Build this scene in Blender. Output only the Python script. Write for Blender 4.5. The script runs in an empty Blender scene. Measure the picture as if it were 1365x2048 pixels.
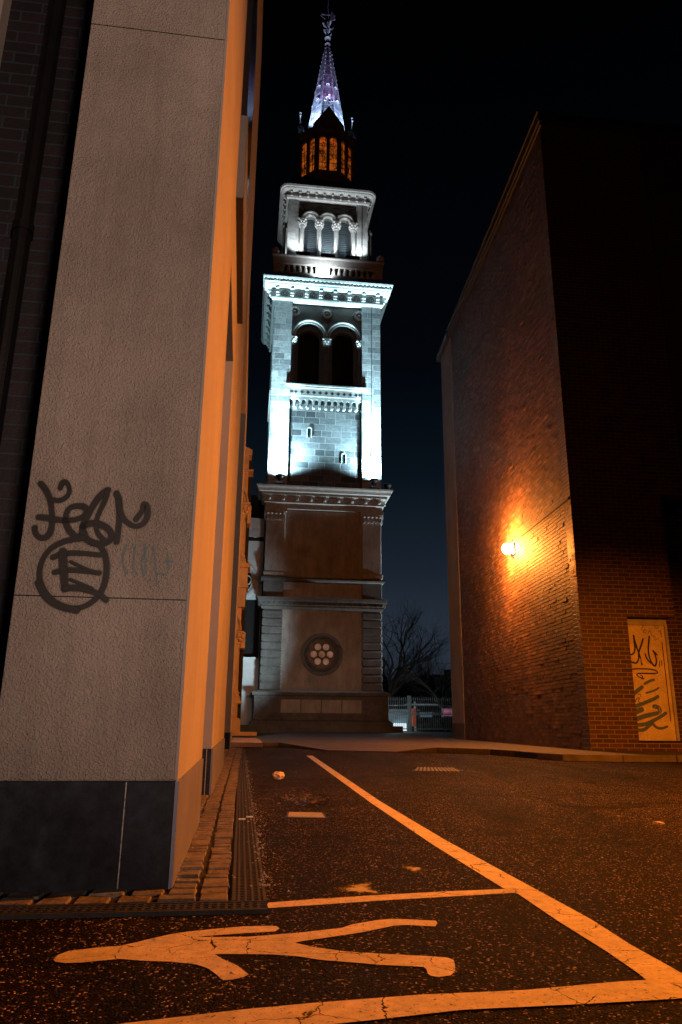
import bpy, bmesh, math, random
from mathutils import Vector, Matrix
random.seed(7)
SC = bpy.context.scene
COL = SC.collection
R = math.radians
# ------------------------------------------------------------------ camera
F = 1460.0; CX = 682.5; CY = 1024.0
PT = R(16.2); RL = math.atan(47.5/5025); H = 0.5
def ray(px, py):
    x = (px-CX)/F; y = (CY-py)/F
    c, s = math.cos(RL), math.sin(RL)
    r = x*c+y*s; u = -x*s+y*c
    return Vector((r, math.cos(PT)-u*math.sin(PT), math.sin(PT)+u*math.cos(PT)))
def gnd(px, py, z=0.0):
    d = ray(px, py); t = (z-H)/d.z
    return Vector((d.x*t, d.y*t, z))
def onplane(px, py, P, n):
    d = ray(px, py); o = Vector((0, 0, H)); n = Vector(n)
    return o + d*((Vector(P)-o).dot(n)/d.dot(n))
cam = bpy.data.cameras.new('camera'); co = bpy.data.objects.new('camera', cam); COL.objects.link(co)
SC.camera = co
cam.sensor_fit = 'VERTICAL'; cam.sensor_height = 36; cam.lens = 36*F/2048
cam.clip_end = 2000; cam.clip_start = 0.05
fwd = Vector((0, math.cos(PT), math.sin(PT))); up0 = Vector((0, -math.sin(PT), math.cos(PT))); rt0 = Vector((1, 0, 0))
c, s = math.cos(RL), math.sin(RL)
rt = rt0*c + up0*s; up = up0*c - rt0*s
# image x axis is rt0*c + up0*s in world terms
co.matrix_world = Matrix(((rt.x, up.x, -fwd.x, 0), (rt.y, up.y, -fwd.y, 0), (rt.z, up.z, -fwd.z, H), (0, 0, 0, 1)))

# ------------------------------------------------------------------ materials
class N:
    def __init__(s, name, rough=0.8):
        m = bpy.data.materials.new(name); m.use_nodes = True
        s.m = m; s.t = m.node_tree; s.b = s.t.nodes['Principled BSDF']
        s.b.inputs['Roughness'].default_value = rough
        s.tc = s.new('ShaderNodeTexCoord')
    def new(s, typ, **k):
        n = s.t.nodes.new(typ)
        for a, v in k.items():
            if hasattr(n, a): setattr(n, a, v)
            else: n.inputs[a.replace('_', ' ')].default_value = v
        return n
    def l(s, a, b): s.t.links.new(a, b)
    def set(s, **k):
        for a, v in k.items(): s.b.inputs[a.replace('_', ' ')].default_value = v
        return s
    def noise(s, scale, detail=4, rough=0.6, co='Object', stretch=None):
        n = s.new('ShaderNodeTexNoise'); n.inputs['Scale'].default_value = scale
        n.inputs['Detail'].default_value = detail; n.inputs['Roughness'].default_value = rough
        src = s.tc.outputs[co]
        if stretch:
            mp = s.new('ShaderNodeMapping'); mp.inputs['Scale'].default_value = stretch
            s.l(src, mp.inputs['Vector']); src = mp.outputs[0]
        s.l(src, n.inputs['Vector']); return n
    def ramp(s, src, stops):
        r = s.new('ShaderNodeValToRGB'); e = r.color_ramp.elements
        while len(e) < len(stops): e.new(0.5)
        for i, (p, c) in enumerate(stops):
            e[i].position = p; e[i].color = (c, c, c, 1) if isinstance(c, (int, float)) else (*c, 1)
        s.l(src, r.inputs[0]); return r
    def mix(s, a, b, f, mode='MIX'):
        n = s.new('ShaderNodeMix'); n.data_type = 'RGBA'; n.blend_type = mode
        for i, v in ((6, a), (7, b), (0, f)):
            if hasattr(v, 'links') or hasattr(v, 'is_linked'): s.l(v, n.inputs[i])
            elif isinstance(v, (int, float)) and i != 0: n.inputs[i].default_value = (v, v, v, 1)
            elif i == 0: n.inputs[i].default_value = v
            else: n.inputs[i].default_value = (*v, 1)
        return n.outputs[2]
    def bump(s, src, strength, dist=0.01, prev=None):
        b = s.new('ShaderNodeBump'); b.inputs['Strength'].default_value = strength; b.inputs['Distance'].default_value = dist
        s.l(src, b.inputs['Height'])
        if prev: s.l(prev, b.inputs['Normal'])
        s.l(b.outputs[0], s.b.inputs['Normal']); return b.outputs[0]
    def color(s, src): s.l(src, s.b.inputs['Base Color'])
    def math(s, op, a, b=None):
        n = s.new('ShaderNodeMath'); n.operation = op
        for i, v in enumerate((a, b)):
            if v is None: continue
            if isinstance(v, (int, float)): n.inputs[i].default_value = v
            else: s.l(v, n.inputs[i])
        return n.outputs[0]
M = {}
def mat_plain(key, col, rough=0.7, metal=0.0, var=0.25, scale=8, bump=0.15, bscale=60):
    n = N(key, rough); n.set(Metallic=metal)
    no = n.noise(scale); a = [c*(1-var) for c in col]; b = [min(1, c*(1+var)) for c in col]
    n.color(n.ramp(no.outputs[0], [(0.3, a), (0.7, b)]).outputs[0])
    if bump: n.bump(n.noise(bscale, 5).outputs[0], bump, 0.01)
    M[key] = n.m; return n
def mat_brick(key, c1, c2, mortar, bw, bh, ms, rough=0.8, bump=0.8, bd=0.01, blockvar=0.35, stain=0.3, offset=0.5, tex=60, spec=0.5, squash=1.0, freq=2, msm=0.1, side_sheen=False):
    n = N(key, rough); n.set(**{'Specular_IOR_Level': spec})
    br = n.new('ShaderNodeTexBrick'); n.l(n.tc.outputs['UV'], br.inputs['Vector'])
    br.offset = offset; br.squash = squash; br.squash_frequency = freq
    br.inputs['Scale'].default_value = 1.0; br.inputs['Brick Width'].default_value = bw; br.inputs['Row Height'].default_value = bh
    br.inputs['Mortar Size'].default_value = ms; br.inputs['Mortar Smooth'].default_value = msm; br.inputs['Bias'].default_value = 0.0
    br.inputs['Color1'].default_value = (0, 0, 0, 1); br.inputs['Color2'].default_value = (1, 1, 1, 1); br.inputs['Mortar'].default_value = (0.5, 0.5, 0.5, 1)
    col = n.mix(c1, c2, br.outputs['Color'])
    no = n.noise(3.1, 6, 0.65, 'UV'); st = n.ramp(no.outputs[0], [(0.25, 1-stain), (0.75, 1+stain*0.6)])
    col = n.mix(col, st.outputs[0], 1.0, 'MULTIPLY')
    fine = n.noise(tex, 6, 0.7, 'UV')
    fr = n.ramp(fine.outputs[0], [(0.3, 0.7), (0.7, 1.25)])
    col = n.mix(col, fr.outputs[0], 1.0, 'MULTIPLY')
    fac = br.outputs['Fac']
    col = n.mix(col, mortar, fac)
    n.color(col)
    inv = n.math('SUBTRACT', 1.0, fac)
    h = n.math('ADD', n.math('MULTIPLY', inv, n.math('ADD', 0.7, n.math('MULTIPLY', br.outputs['Color'], blockvar))), n.math('MULTIPLY', fine.outputs[0], 0.35))
    n.bump(h, bump, bd)
    M[key] = n.m; return n
# stucco on the rendered building
n = N('stucco', 0.85)
g = n.noise(230, 4, 0.6); g2 = n.noise(1.1, 5, 0.6); g3 = n.noise(0.9, 3, 0.5, stretch=(1, 1, 0.7))
stk = n.noise(5.5, 5, 0.65, stretch=(1.6, 1.6, 0.10)); blt = n.noise(2.6, 6, 0.7)
base_c = n.mix(n.mix(n.ramp(g2.outputs[0], [(0.3, (0.40, 0.36, 0.32)), (0.7, (0.54, 0.49, 0.44))]).outputs[0], n.ramp(stk.outputs[0], [(0.36, 0.88), (0.56, 1.02)]).outputs[0], 1.0, 'MULTIPLY'), n.ramp(blt.outputs[0], [(0.34, 0.84), (0.6, 1.04)]).outputs[0], 1.0, 'MULTIPLY')
n.color(n.mix(base_c, n.ramp(g3.outputs[0], [(0.35, 0.80), (0.65, 1.05)]).outputs[0], 1.0, 'MULTIPLY'))
w = n.new('ShaderNodeTexVoronoi'); w.inputs['Scale'].default_value = 135; w.feature = 'SMOOTH_F1'
dst = n.noise(60, 3, 0.6); vm = n.new('ShaderNodeVectorMath'); vm.operation = 'MULTIPLY_ADD'
n.l(dst.outputs['Color'], vm.inputs[0]); vm.inputs[1].default_value = (0.02, 0.02, 0.02); n.l(n.tc.outputs['Object'], vm.inputs[2]); n.l(vm.outputs[0], w.inputs['Vector'])
n.bump(n.math('ADD', n.math('MULTIPLY', w.outputs['Distance'], 1.0), n.math('MULTIPLY', g.outputs[0], 1.2)), 1.0, 0.012)
M['stucco'] = n.m
n = N('smooth_render', 0.8)
g2 = n.noise(1.5, 6, 0.6); g3 = n.noise(2.2, 4, 0.6, stretch=(3, 3, 0.25))
n.color(n.mix(n.ramp(g2.outputs[0], [(0.3, (0.23, 0.21, 0.19)), (0.7, (0.31, 0.285, 0.26))]).outputs[0], n.ramp(g3.outputs[0], [(0.3, 0.95), (0.7, 1.03)]).outputs[0], 1.0, 'MULTIPLY'))
n.bump(n.noise(260, 3).outputs[0], 0.35, 0.002)
M['smooth_render'] = n.m
# plinth slate
n = N('slate', 0.42); n.set(Specular_IOR_Level=0.15)
g = n.noise(3.5, 7, 0.65); g2 = n.noise(22, 5, 0.7); sc = n.noise(14, 2, 0.5, stretch=(6, 6, 0.35))
n.color(n.mix(n.ramp(g.outputs[0], [(0.38, (0.004, 0.006, 0.009)), (0.68, (0.022, 0.028, 0.042))]).outputs[0], n.ramp(g2.outputs[0], [(0.35, 0.6), (0.8, 1.9)]).outputs[0], 1.0, 'MULTIPLY'))
n.l(n.ramp(g.outputs[0], [(0.3, 0.38), (0.7, 0.7)]).outputs[0], n.b.inputs['Roughness'])
n.bump(g2.outputs[0], 0.25, 0.004)
M['slate'] = n.m
n = N('slate_side_lit', 0.45)  # paler copy of the black slate; lamplight on the side is in its colour
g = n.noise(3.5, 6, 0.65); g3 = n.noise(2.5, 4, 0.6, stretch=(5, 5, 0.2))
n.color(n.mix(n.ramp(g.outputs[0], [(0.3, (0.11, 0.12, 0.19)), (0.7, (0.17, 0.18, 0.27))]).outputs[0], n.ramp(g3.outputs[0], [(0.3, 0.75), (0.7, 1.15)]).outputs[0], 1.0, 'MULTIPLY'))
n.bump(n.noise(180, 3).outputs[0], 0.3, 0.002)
M['slate_side_lit'] = n.m
mat_plain('mortar_joint', (0.30, 0.30, 0.29), 0.9, var=0.5, scale=90)
# asphalt
n = N('asphalt', 0.85)
v = n.new('ShaderNodeTexVoronoi'); v.inputs['Scale'].default_value = 250; n.l(n.tc.outputs['Object'], v.inputs['Vector'])
v2 = n.new('ShaderNodeTexVoronoi'); v2.inputs['Scale'].default_value = 150; n.l(n.tc.outputs['Object'], v2.inputs['Vector'])
big = n.noise(0.8, 7, 0.7); mid = n.noise(7, 6, 0.7); fine = n.noise(55, 4, 0.6)
sep = n.new('ShaderNodeSeparateColor'); n.l(v.outputs['Color'], sep.inputs[0])
sep2 = n.new('ShaderNodeSeparateColor'); n.l(v2.outputs['Color'], sep2.inputs[0])
base = n.ramp(sep.outputs[0], [(0.0, (0.002, 0.001, 0.0008)), (0.55, (0.0045, 0.0022, 0.0016)), (0.86, (0.015, 0.0075, 0.005)), (0.955, (0.06, 0.032, 0.020)), (1.0, (0.65, 0.48, 0.34))])
stone = n.ramp(sep2.outputs[1], [(0.0, 0.0), (0.984, 0.0), (0.993, 1.0), (1.0, 1.0)])
c0 = n.mix(base.outputs[0], (0.40, 0.33, 0.26), stone.outputs[0])
c1 = n.mix(c0, n.ramp(big.outputs[0], [(0.30, 0.55), (0.5, 1.0), (0.72, 1.5)]).outputs[0], 1.0, 'MULTIPLY')
c1 = n.mix(c1, n.ramp(mid.outputs[0], [(0.3, 0.7), (0.7, 1.25)]).outputs[0], 1.0, 'MULTIPLY')
ck = n.new('ShaderNodeTexVoronoi'); ck.feature = 'DISTANCE_TO_EDGE'; ck.inputs['Scale'].default_value = 0.42; dd = n.noise(1.3, 6, 0.65)
vm = n.new('ShaderNodeVectorMath'); vm.operation = 'MULTIPLY_ADD'; vm.inputs[1].default_value = (1.1, 1.1, 0.0); n.l(dd.outputs['Color'], vm.inputs[0]); n.l(n.tc.outputs['Object'], vm.inputs[2]); n.l(vm.outputs[0], ck.inputs['Vector'])
trk = n.noise(1.0, 5, 0.6, stretch=(1.6, 0.16, 1)); c1 = n.mix(c1, n.ramp(trk.outputs[0], [(0.36, 0.5), (0.62, 1.35)]).outputs[0], 1.0, 'MULTIPLY')
oil = n.noise(1.7, 3, 0.5); c1 = n.mix(c1, n.ramp(oil.outputs[0], [(0.30, 0.3), (0.37, 1.0)]).outputs[0], 1.0, 'MULTIPLY')
c1 = n.mix(c1, n.ramp(ck.outputs['Distance'], [(0.0, 0.25), (0.006, 0.35), (0.014, 1.0)]).outputs[0], 1.0, 'MULTIPLY')
n.color(c1)
n.l(n.ramp(sep.outputs[1], [(0.0, 0.6), (1.0, 0.95)]).outputs[0], n.b.inputs['Roughness'])
hh = n.math('ADD', n.math('MULTIPLY', v.outputs['Distance'], -1.2), n.math('MULTIPLY', fine.outputs[0], 1.0))
hh = n.math('ADD', hh, n.math('MULTIPLY', v2.outputs['Distance'], -0.8))
n.bump(hh, 0.9, 0.004)
n.set(Specular_IOR_Level=0.05)
M['asphalt'] = n.m
# road paint: worn, cracked
n = N('road_paint', 0.6)
w = n.noise(28, 7, 0.75); cr = n.new('ShaderNodeTexVoronoi'); cr.feature = 'DISTANCE_TO_EDGE'; cr.inputs['Scale'].default_value = 7.0
dd = n.noise(9, 4, 0.6); vm = n.new('ShaderNodeVectorMath'); vm.operation = 'MULTIPLY_ADD'; vm.inputs[1].default_value = (0.09, 0.09, 0.0)
n.l(dd.outputs['Color'], vm.inputs[0]); n.l(n.tc.outputs['Object'], vm.inputs[2]); n.l(vm.outputs[0], cr.inputs['Vector'])
n.color(n.mix(n.ramp(w.outputs[0], [(0.3, (0.46, 0.36, 0.19)), (0.62, (0.80, 0.64, 0.36))]).outputs[0], n.ramp(n.noise(3, 5).outputs[0], [(0.3, 0.72), (0.7, 1.05)]).outputs[0], 1.0, 'MULTIPLY'))
crack = n.ramp(cr.outputs['Distance'], [(0.0, 0.0), (0.003, 0.0), (0.010, 1.0)])
mask2 = n.ramp(n.noise(5, 2).outputs[0], [(0.45, 1.0), (0.55, 0.0)])
crackm = n.math('MAXIMUM', crack.outputs[0], mask2.outputs[0])
hole = n.ramp(n.noise(110, 5, 0.75).outputs[0], [(0.34, 0.0), (0.41, 1.0)])
al = n.math('MULTIPLY', crackm, hole.outputs[0]); n.l(al, n.b.inputs['Alpha'])
n.bump(n.noise(160, 4, 0.7).outputs[0], 0.6, 0.003)
M['road_paint'] = n.m
def faint(key, col, lo, hi, rough=0.8, scale=20):
    n = N(key, rough); n.set(Base_Color=(*col, 1))
    uv = n.new('ShaderNodeSeparateXYZ'); n.l(n.tc.outputs['UV'], uv.inputs[0])
    w = n.noise(scale, 8, 0.75)
    edge = n.math('MULTIPLY', n.math('SUBTRACT', 1.0, uv.outputs[0]), 1.0)
    a = n.math('ADD', w.outputs[0], n.math('MULTIPLY', edge, 0.45))
    n.l(n.ramp(a, [(lo, 0.0), (hi, 1.0)]).outputs[0], n.b.inputs['Alpha']); M[key] = n.m
faint('worn_paint', (0.45, 0.40, 0.30), 0.62, 0.86)
faint('damp_patch', (0.010, 0.009, 0.009), 0.60, 0.9, 0.35, 6)
# spray paint with soft edge: UV.x = 0 centre .. 1 edge
def spray(key, col, op=1.0, soft=0.35, brk=0.12):
    n = N(key, 0.55); n.set(Base_Color=(*col, 1))
    uv = n.new('ShaderNodeSeparateXYZ'); n.l(n.tc.outputs['UV'], uv.inputs[0])
    w = n.noise(130, 4, 0.7)
    a = n.math('ADD', n.math('MULTIPLY', uv.outputs[0], -1.0), n.math('MULTIPLY', w.outputs[0], brk))
    r = n.ramp(n.math('ADD', a, 1.0), [(0.02, 0.0), (soft, op)])
    n.l(r.outputs[0], n.b.inputs['Alpha']); M[key] = n.m
spray('black_spray', (0.007, 0.007, 0.008), 0.96, 0.40)
spray('black_mist', (0.03, 0.03, 0.032), 0.16, 1.0, 0.05)
spray('teal_spray', (0.10, 0.20, 0.22), 0.45, 0.9, 0.5)
spray('silver_blue_spray', (0.07, 0.12, 0.28), 0.92, 0.3, 0.1)
spray('yellow_spray', (0.75, 0.60, 0.2), 0.8, 0.4, 0.3)
spray('pale_spray', (0.7, 0.62, 0.55), 0.9, 0.3)
# granite setts
n = N('granite', 0.75)
w = n.noise(45, 6, 0.75); b = n.noise(2.7, 3, 0.5); b2 = n.noise(11, 3, 0.5)
n.color(n.mix(n.ramp(w.outputs[0], [(0.3, (0.05, 0.042, 0.036)), (0.72, (0.24, 0.20, 0.17))]).outputs[0], n.ramp(b2.outputs[0], [(0.3, 0.6), (0.7, 1.3)]).outputs[0], 1.0, 'MULTIPLY'))
n.bump(w.outputs[0], 0.8, 0.008)
M['granite'] = n.m
mat_plain('grit', (0.012, 0.009, 0.007), 0.9, var=0.6, scale=60, bump=1.0, bscale=120)
mat_plain('kerb_stone', (0.085, 0.075, 0.066), 0.8, var=0.35, scale=5, bump=0.5, bscale=40)
mat_plain('paving', (0.055, 0.05, 0.047), 0.75, var=0.3, scale=2, bump=0.4, bscale=50)
mat_plain('pink_slab', (0.42, 0.34, 0.31), 0.75, var=0.2, scale=3, bump=0.4, bscale=50)
mat_plain('cast_iron', (0.014, 0.012, 0.011), 0.75, 0.0, var=0.5, scale=25, bump=0.5, bscale=70)
mat_plain('fence_paint', (0.16, 0.17, 0.17), 0.5, var=0.3)
mat_plain('worn_iron', (0.13, 0.12, 0.11), 0.6, 0.2, var=0.4, scale=30)
mat_plain('drain_void', (0.004, 0.004, 0.004), 0.9, bump=0)
mat_plain('black_metal', (0.007, 0.007, 0.008), 0.4, 0.3, bump=0.1)
mat_plain('lead_grey', (0.030, 0.036, 0.045), 0.6, 0.0, var=0.25, scale=6)
mat_plain('panel_grey', (0.16, 0.165, 0.16), 0.5, 0.1, var=0.15, scale=4)
mat_plain('dark_glass', (0.01, 0.012, 0.014), 0.15, bump=0)
mat_plain('interior_dark', (0.03, 0.025, 0.022), 0.9)
mat_plain('aluminium', (0.5, 0.5, 0.5), 0.3, 0.9, bump=0)
# bricks
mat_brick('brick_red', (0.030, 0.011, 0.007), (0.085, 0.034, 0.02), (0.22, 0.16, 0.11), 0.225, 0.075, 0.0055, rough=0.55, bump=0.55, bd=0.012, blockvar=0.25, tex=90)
mat_brick('brick_side', (0.085, 0.045, 0.032), (0.16, 0.085, 0.055), (0.20, 0.15, 0.11), 0.225, 0.075, 0.006, rough=0.60, bump=1.0, bd=0.022, blockvar=1.1, tex=40, stain=0.6, spec=0.45)
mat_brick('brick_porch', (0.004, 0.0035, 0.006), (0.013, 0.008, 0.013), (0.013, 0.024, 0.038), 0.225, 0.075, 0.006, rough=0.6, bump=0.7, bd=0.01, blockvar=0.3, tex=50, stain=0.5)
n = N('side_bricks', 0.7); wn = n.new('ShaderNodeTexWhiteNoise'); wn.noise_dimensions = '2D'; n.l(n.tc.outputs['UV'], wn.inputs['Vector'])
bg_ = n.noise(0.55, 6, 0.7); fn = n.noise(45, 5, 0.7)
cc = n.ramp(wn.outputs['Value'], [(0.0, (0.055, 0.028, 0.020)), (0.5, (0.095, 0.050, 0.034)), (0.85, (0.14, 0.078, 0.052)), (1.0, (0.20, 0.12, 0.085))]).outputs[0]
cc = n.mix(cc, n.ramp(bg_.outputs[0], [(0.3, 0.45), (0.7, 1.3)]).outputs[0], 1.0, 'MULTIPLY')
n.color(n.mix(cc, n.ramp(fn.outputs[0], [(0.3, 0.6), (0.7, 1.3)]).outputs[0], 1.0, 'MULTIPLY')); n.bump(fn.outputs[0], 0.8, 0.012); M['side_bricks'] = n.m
mat_plain('side_mortar', (0.10, 0.08, 0.06), 0.9, var=0.5, scale=3, bump=0.5, bscale=60)
# tower stone
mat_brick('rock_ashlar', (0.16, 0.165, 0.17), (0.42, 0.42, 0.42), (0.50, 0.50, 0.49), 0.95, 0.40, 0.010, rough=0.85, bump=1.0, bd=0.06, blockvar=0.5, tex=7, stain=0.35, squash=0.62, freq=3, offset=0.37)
mat_brick('rock_ashlar_dim', (0.03, 0.034, 0.038), (0.15, 0.155, 0.16), (0.26, 0.27, 0.27), 0.95, 0.40, 0.012, rough=0.85, bump=1.0, bd=0.08, blockvar=0.6, tex=6, stain=0.4, squash=0.62, freq=3, offset=0.37)  # darkened copy of the ashlar; the centre's weaker floodlight is in its colour
mat_brick('smooth_ashlar', (0.30, 0.30, 0.295), (0.44, 0.44, 0.43), (0.24, 0.24, 0.24), 0.7, 0.42, 0.006, rough=0.85, bump=0.5, bd=0.02, blockvar=0.2, tex=12, stain=0.35, offset=0.5)
n = N('carved_stone', 0.85)
w = n.noise(5, 6, 0.7); v = n.noise(14, 5, 0.7)
n.color(n.mix(n.ramp(w.outputs[0], [(0.3, (0.30, 0.30, 0.29)), (0.7, (0.46, 0.455, 0.44))]).outputs[0], n.ramp(v.outputs[0], [(0.3, 0.7), (0.7, 1.1)]).outputs[0], 1.0, 'MULTIPLY'))
n.bump(v.outputs[0], 0.5, 0.03); M['carved_stone'] = n.m
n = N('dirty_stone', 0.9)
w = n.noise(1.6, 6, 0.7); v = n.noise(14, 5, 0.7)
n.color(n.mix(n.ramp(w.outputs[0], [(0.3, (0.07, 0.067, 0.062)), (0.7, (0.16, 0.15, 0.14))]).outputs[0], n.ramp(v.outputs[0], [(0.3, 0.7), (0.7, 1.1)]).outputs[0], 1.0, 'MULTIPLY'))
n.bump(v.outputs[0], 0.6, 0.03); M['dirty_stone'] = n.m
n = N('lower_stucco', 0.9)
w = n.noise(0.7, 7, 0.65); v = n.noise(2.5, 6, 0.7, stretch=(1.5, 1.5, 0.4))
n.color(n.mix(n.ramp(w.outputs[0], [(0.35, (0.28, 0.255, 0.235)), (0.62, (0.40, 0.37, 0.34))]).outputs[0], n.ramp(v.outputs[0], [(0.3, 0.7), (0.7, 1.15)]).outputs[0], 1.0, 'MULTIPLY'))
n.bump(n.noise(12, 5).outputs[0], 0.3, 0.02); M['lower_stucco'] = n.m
mat_brick('spire_stone', (0.14, 0.14, 0.17), (0.50, 0.50, 0.55), (0.05, 0.05, 0.06), 0.55, 0.26, 0.012, rough=0.85, bump=0.9, bd=0.04, blockvar=0.6, tex=9, stain=0.45)
mat_plain('portico_stone', (0.72, 0.56, 0.36), 0.8, var=0.18, scale=2, bump=0.4, bscale=20)
mat_plain('white_wall', (0.50, 0.52, 0.52), 0.85, var=0.12, scale=1.5, bump=0.3, bscale=12)
n = N('louvre_slate', 0.6)
wv = n.new('ShaderNodeTexWave'); wv.wave_type = 'BANDS'; wv.bands_direction = 'Z'; wv.inputs['Scale'].default_value = 2.2; wv.inputs['Distortion'].default_value = 0.4
n.l(n.tc.outputs['Object'], wv.inputs['Vector'])
n.color(n.mix((0.035, 0.05, 0.06), (0.09, 0.12, 0.14), n.noise(6, 6).outputs[0])); n.bump(wv.outputs[0], 0.6, 0.05); M['louvre_slate'] = n.m
# glowing things
def mat_emit(key, col, strength, tex=None):
    n = N(key, 0.5); n.set(Base_Color=(*[c*0.5 for c in col], 1), Emission_Strength=strength)
    if tex:
        w = n.noise(tex, 6, 0.7); cc = n.ramp(w.outputs[0], [(0.38, [c*0.12 for c in col]), (0.60, col)]); n.l(cc.outputs[0], n.b.inputs['Emission Color'])
    else: n.set(Emission_Color=(*col, 1))
    M[key] = n.m
mat_emit('lamp_glass', (1.0, 0.60, 0.28), 160)
mat_emit('flood_lens', (0.7, 0.9, 1.0), 12)
mat_emit('lantern_glow', (1.0, 0.21, 0.022), 0.36, 2.4)
mat_emit('rose_pane', (0.85, 0.50, 0.33), 0.17, 3.0)
mat_emit('lit_window_white', (0.75, 0.92, 1.0), 1.0)
mat_emit('lit_window_pink', (1.0, 0.35, 0.6), 0.35, 3.0)
mat_emit('lit_window_dim', (0.5, 0.75, 0.9), 0.10, 2.0)
mat_plain('postbox_red', (0.5, 0.07, 0.015), 0.5, bump=0)
mat_plain('bark', (0.05, 0.042, 0.035), 0.9, var=0.4, scale=20, bump=0.8)
mat_plain('white_metal', (0.7, 0.72, 0.74), 0.4, bump=0)
mat_plain('leaf_litter', (0.10, 0.06, 0.025), 0.7, var=0.6, scale=30)
mat_plain('bag_plastic', (0.75, 0.62, 0.45), 0.3, var=0.2)
mat_plain('dark_block', (0.02, 0.02, 0.022), 0.9)
mat_plain('stone_grey_trim', (0.30, 0.29, 0.28), 0.7, var=0.2, scale=6)
mat_plain('grey_render', (0.30, 0.29, 0.28), 0.85, var=0.15, scale=1.2, bump=0.3)
mat_plain('gold_leaf', (0.6, 0.45, 0.5), 0.3, 0.6, bump=0)
n = N('door_steel', 0.55)
w = n.noise(3, 6, 0.7); sp = n.noise(35, 4, 0.7)
n.color(n.mix(n.ramp(w.outputs[0], [(0.3, (0.40, 0.33, 0.18)), (0.7, (0.62, 0.53, 0.32))]).outputs[0], n.ramp(sp.outputs[0], [(0.3, 0.75), (0.7, 1.15)]).outputs[0], 1.0, 'MULTIPLY'))
n.bump(sp.outputs[0], 0.2, 0.005); M['door_steel'] = n.m

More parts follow.
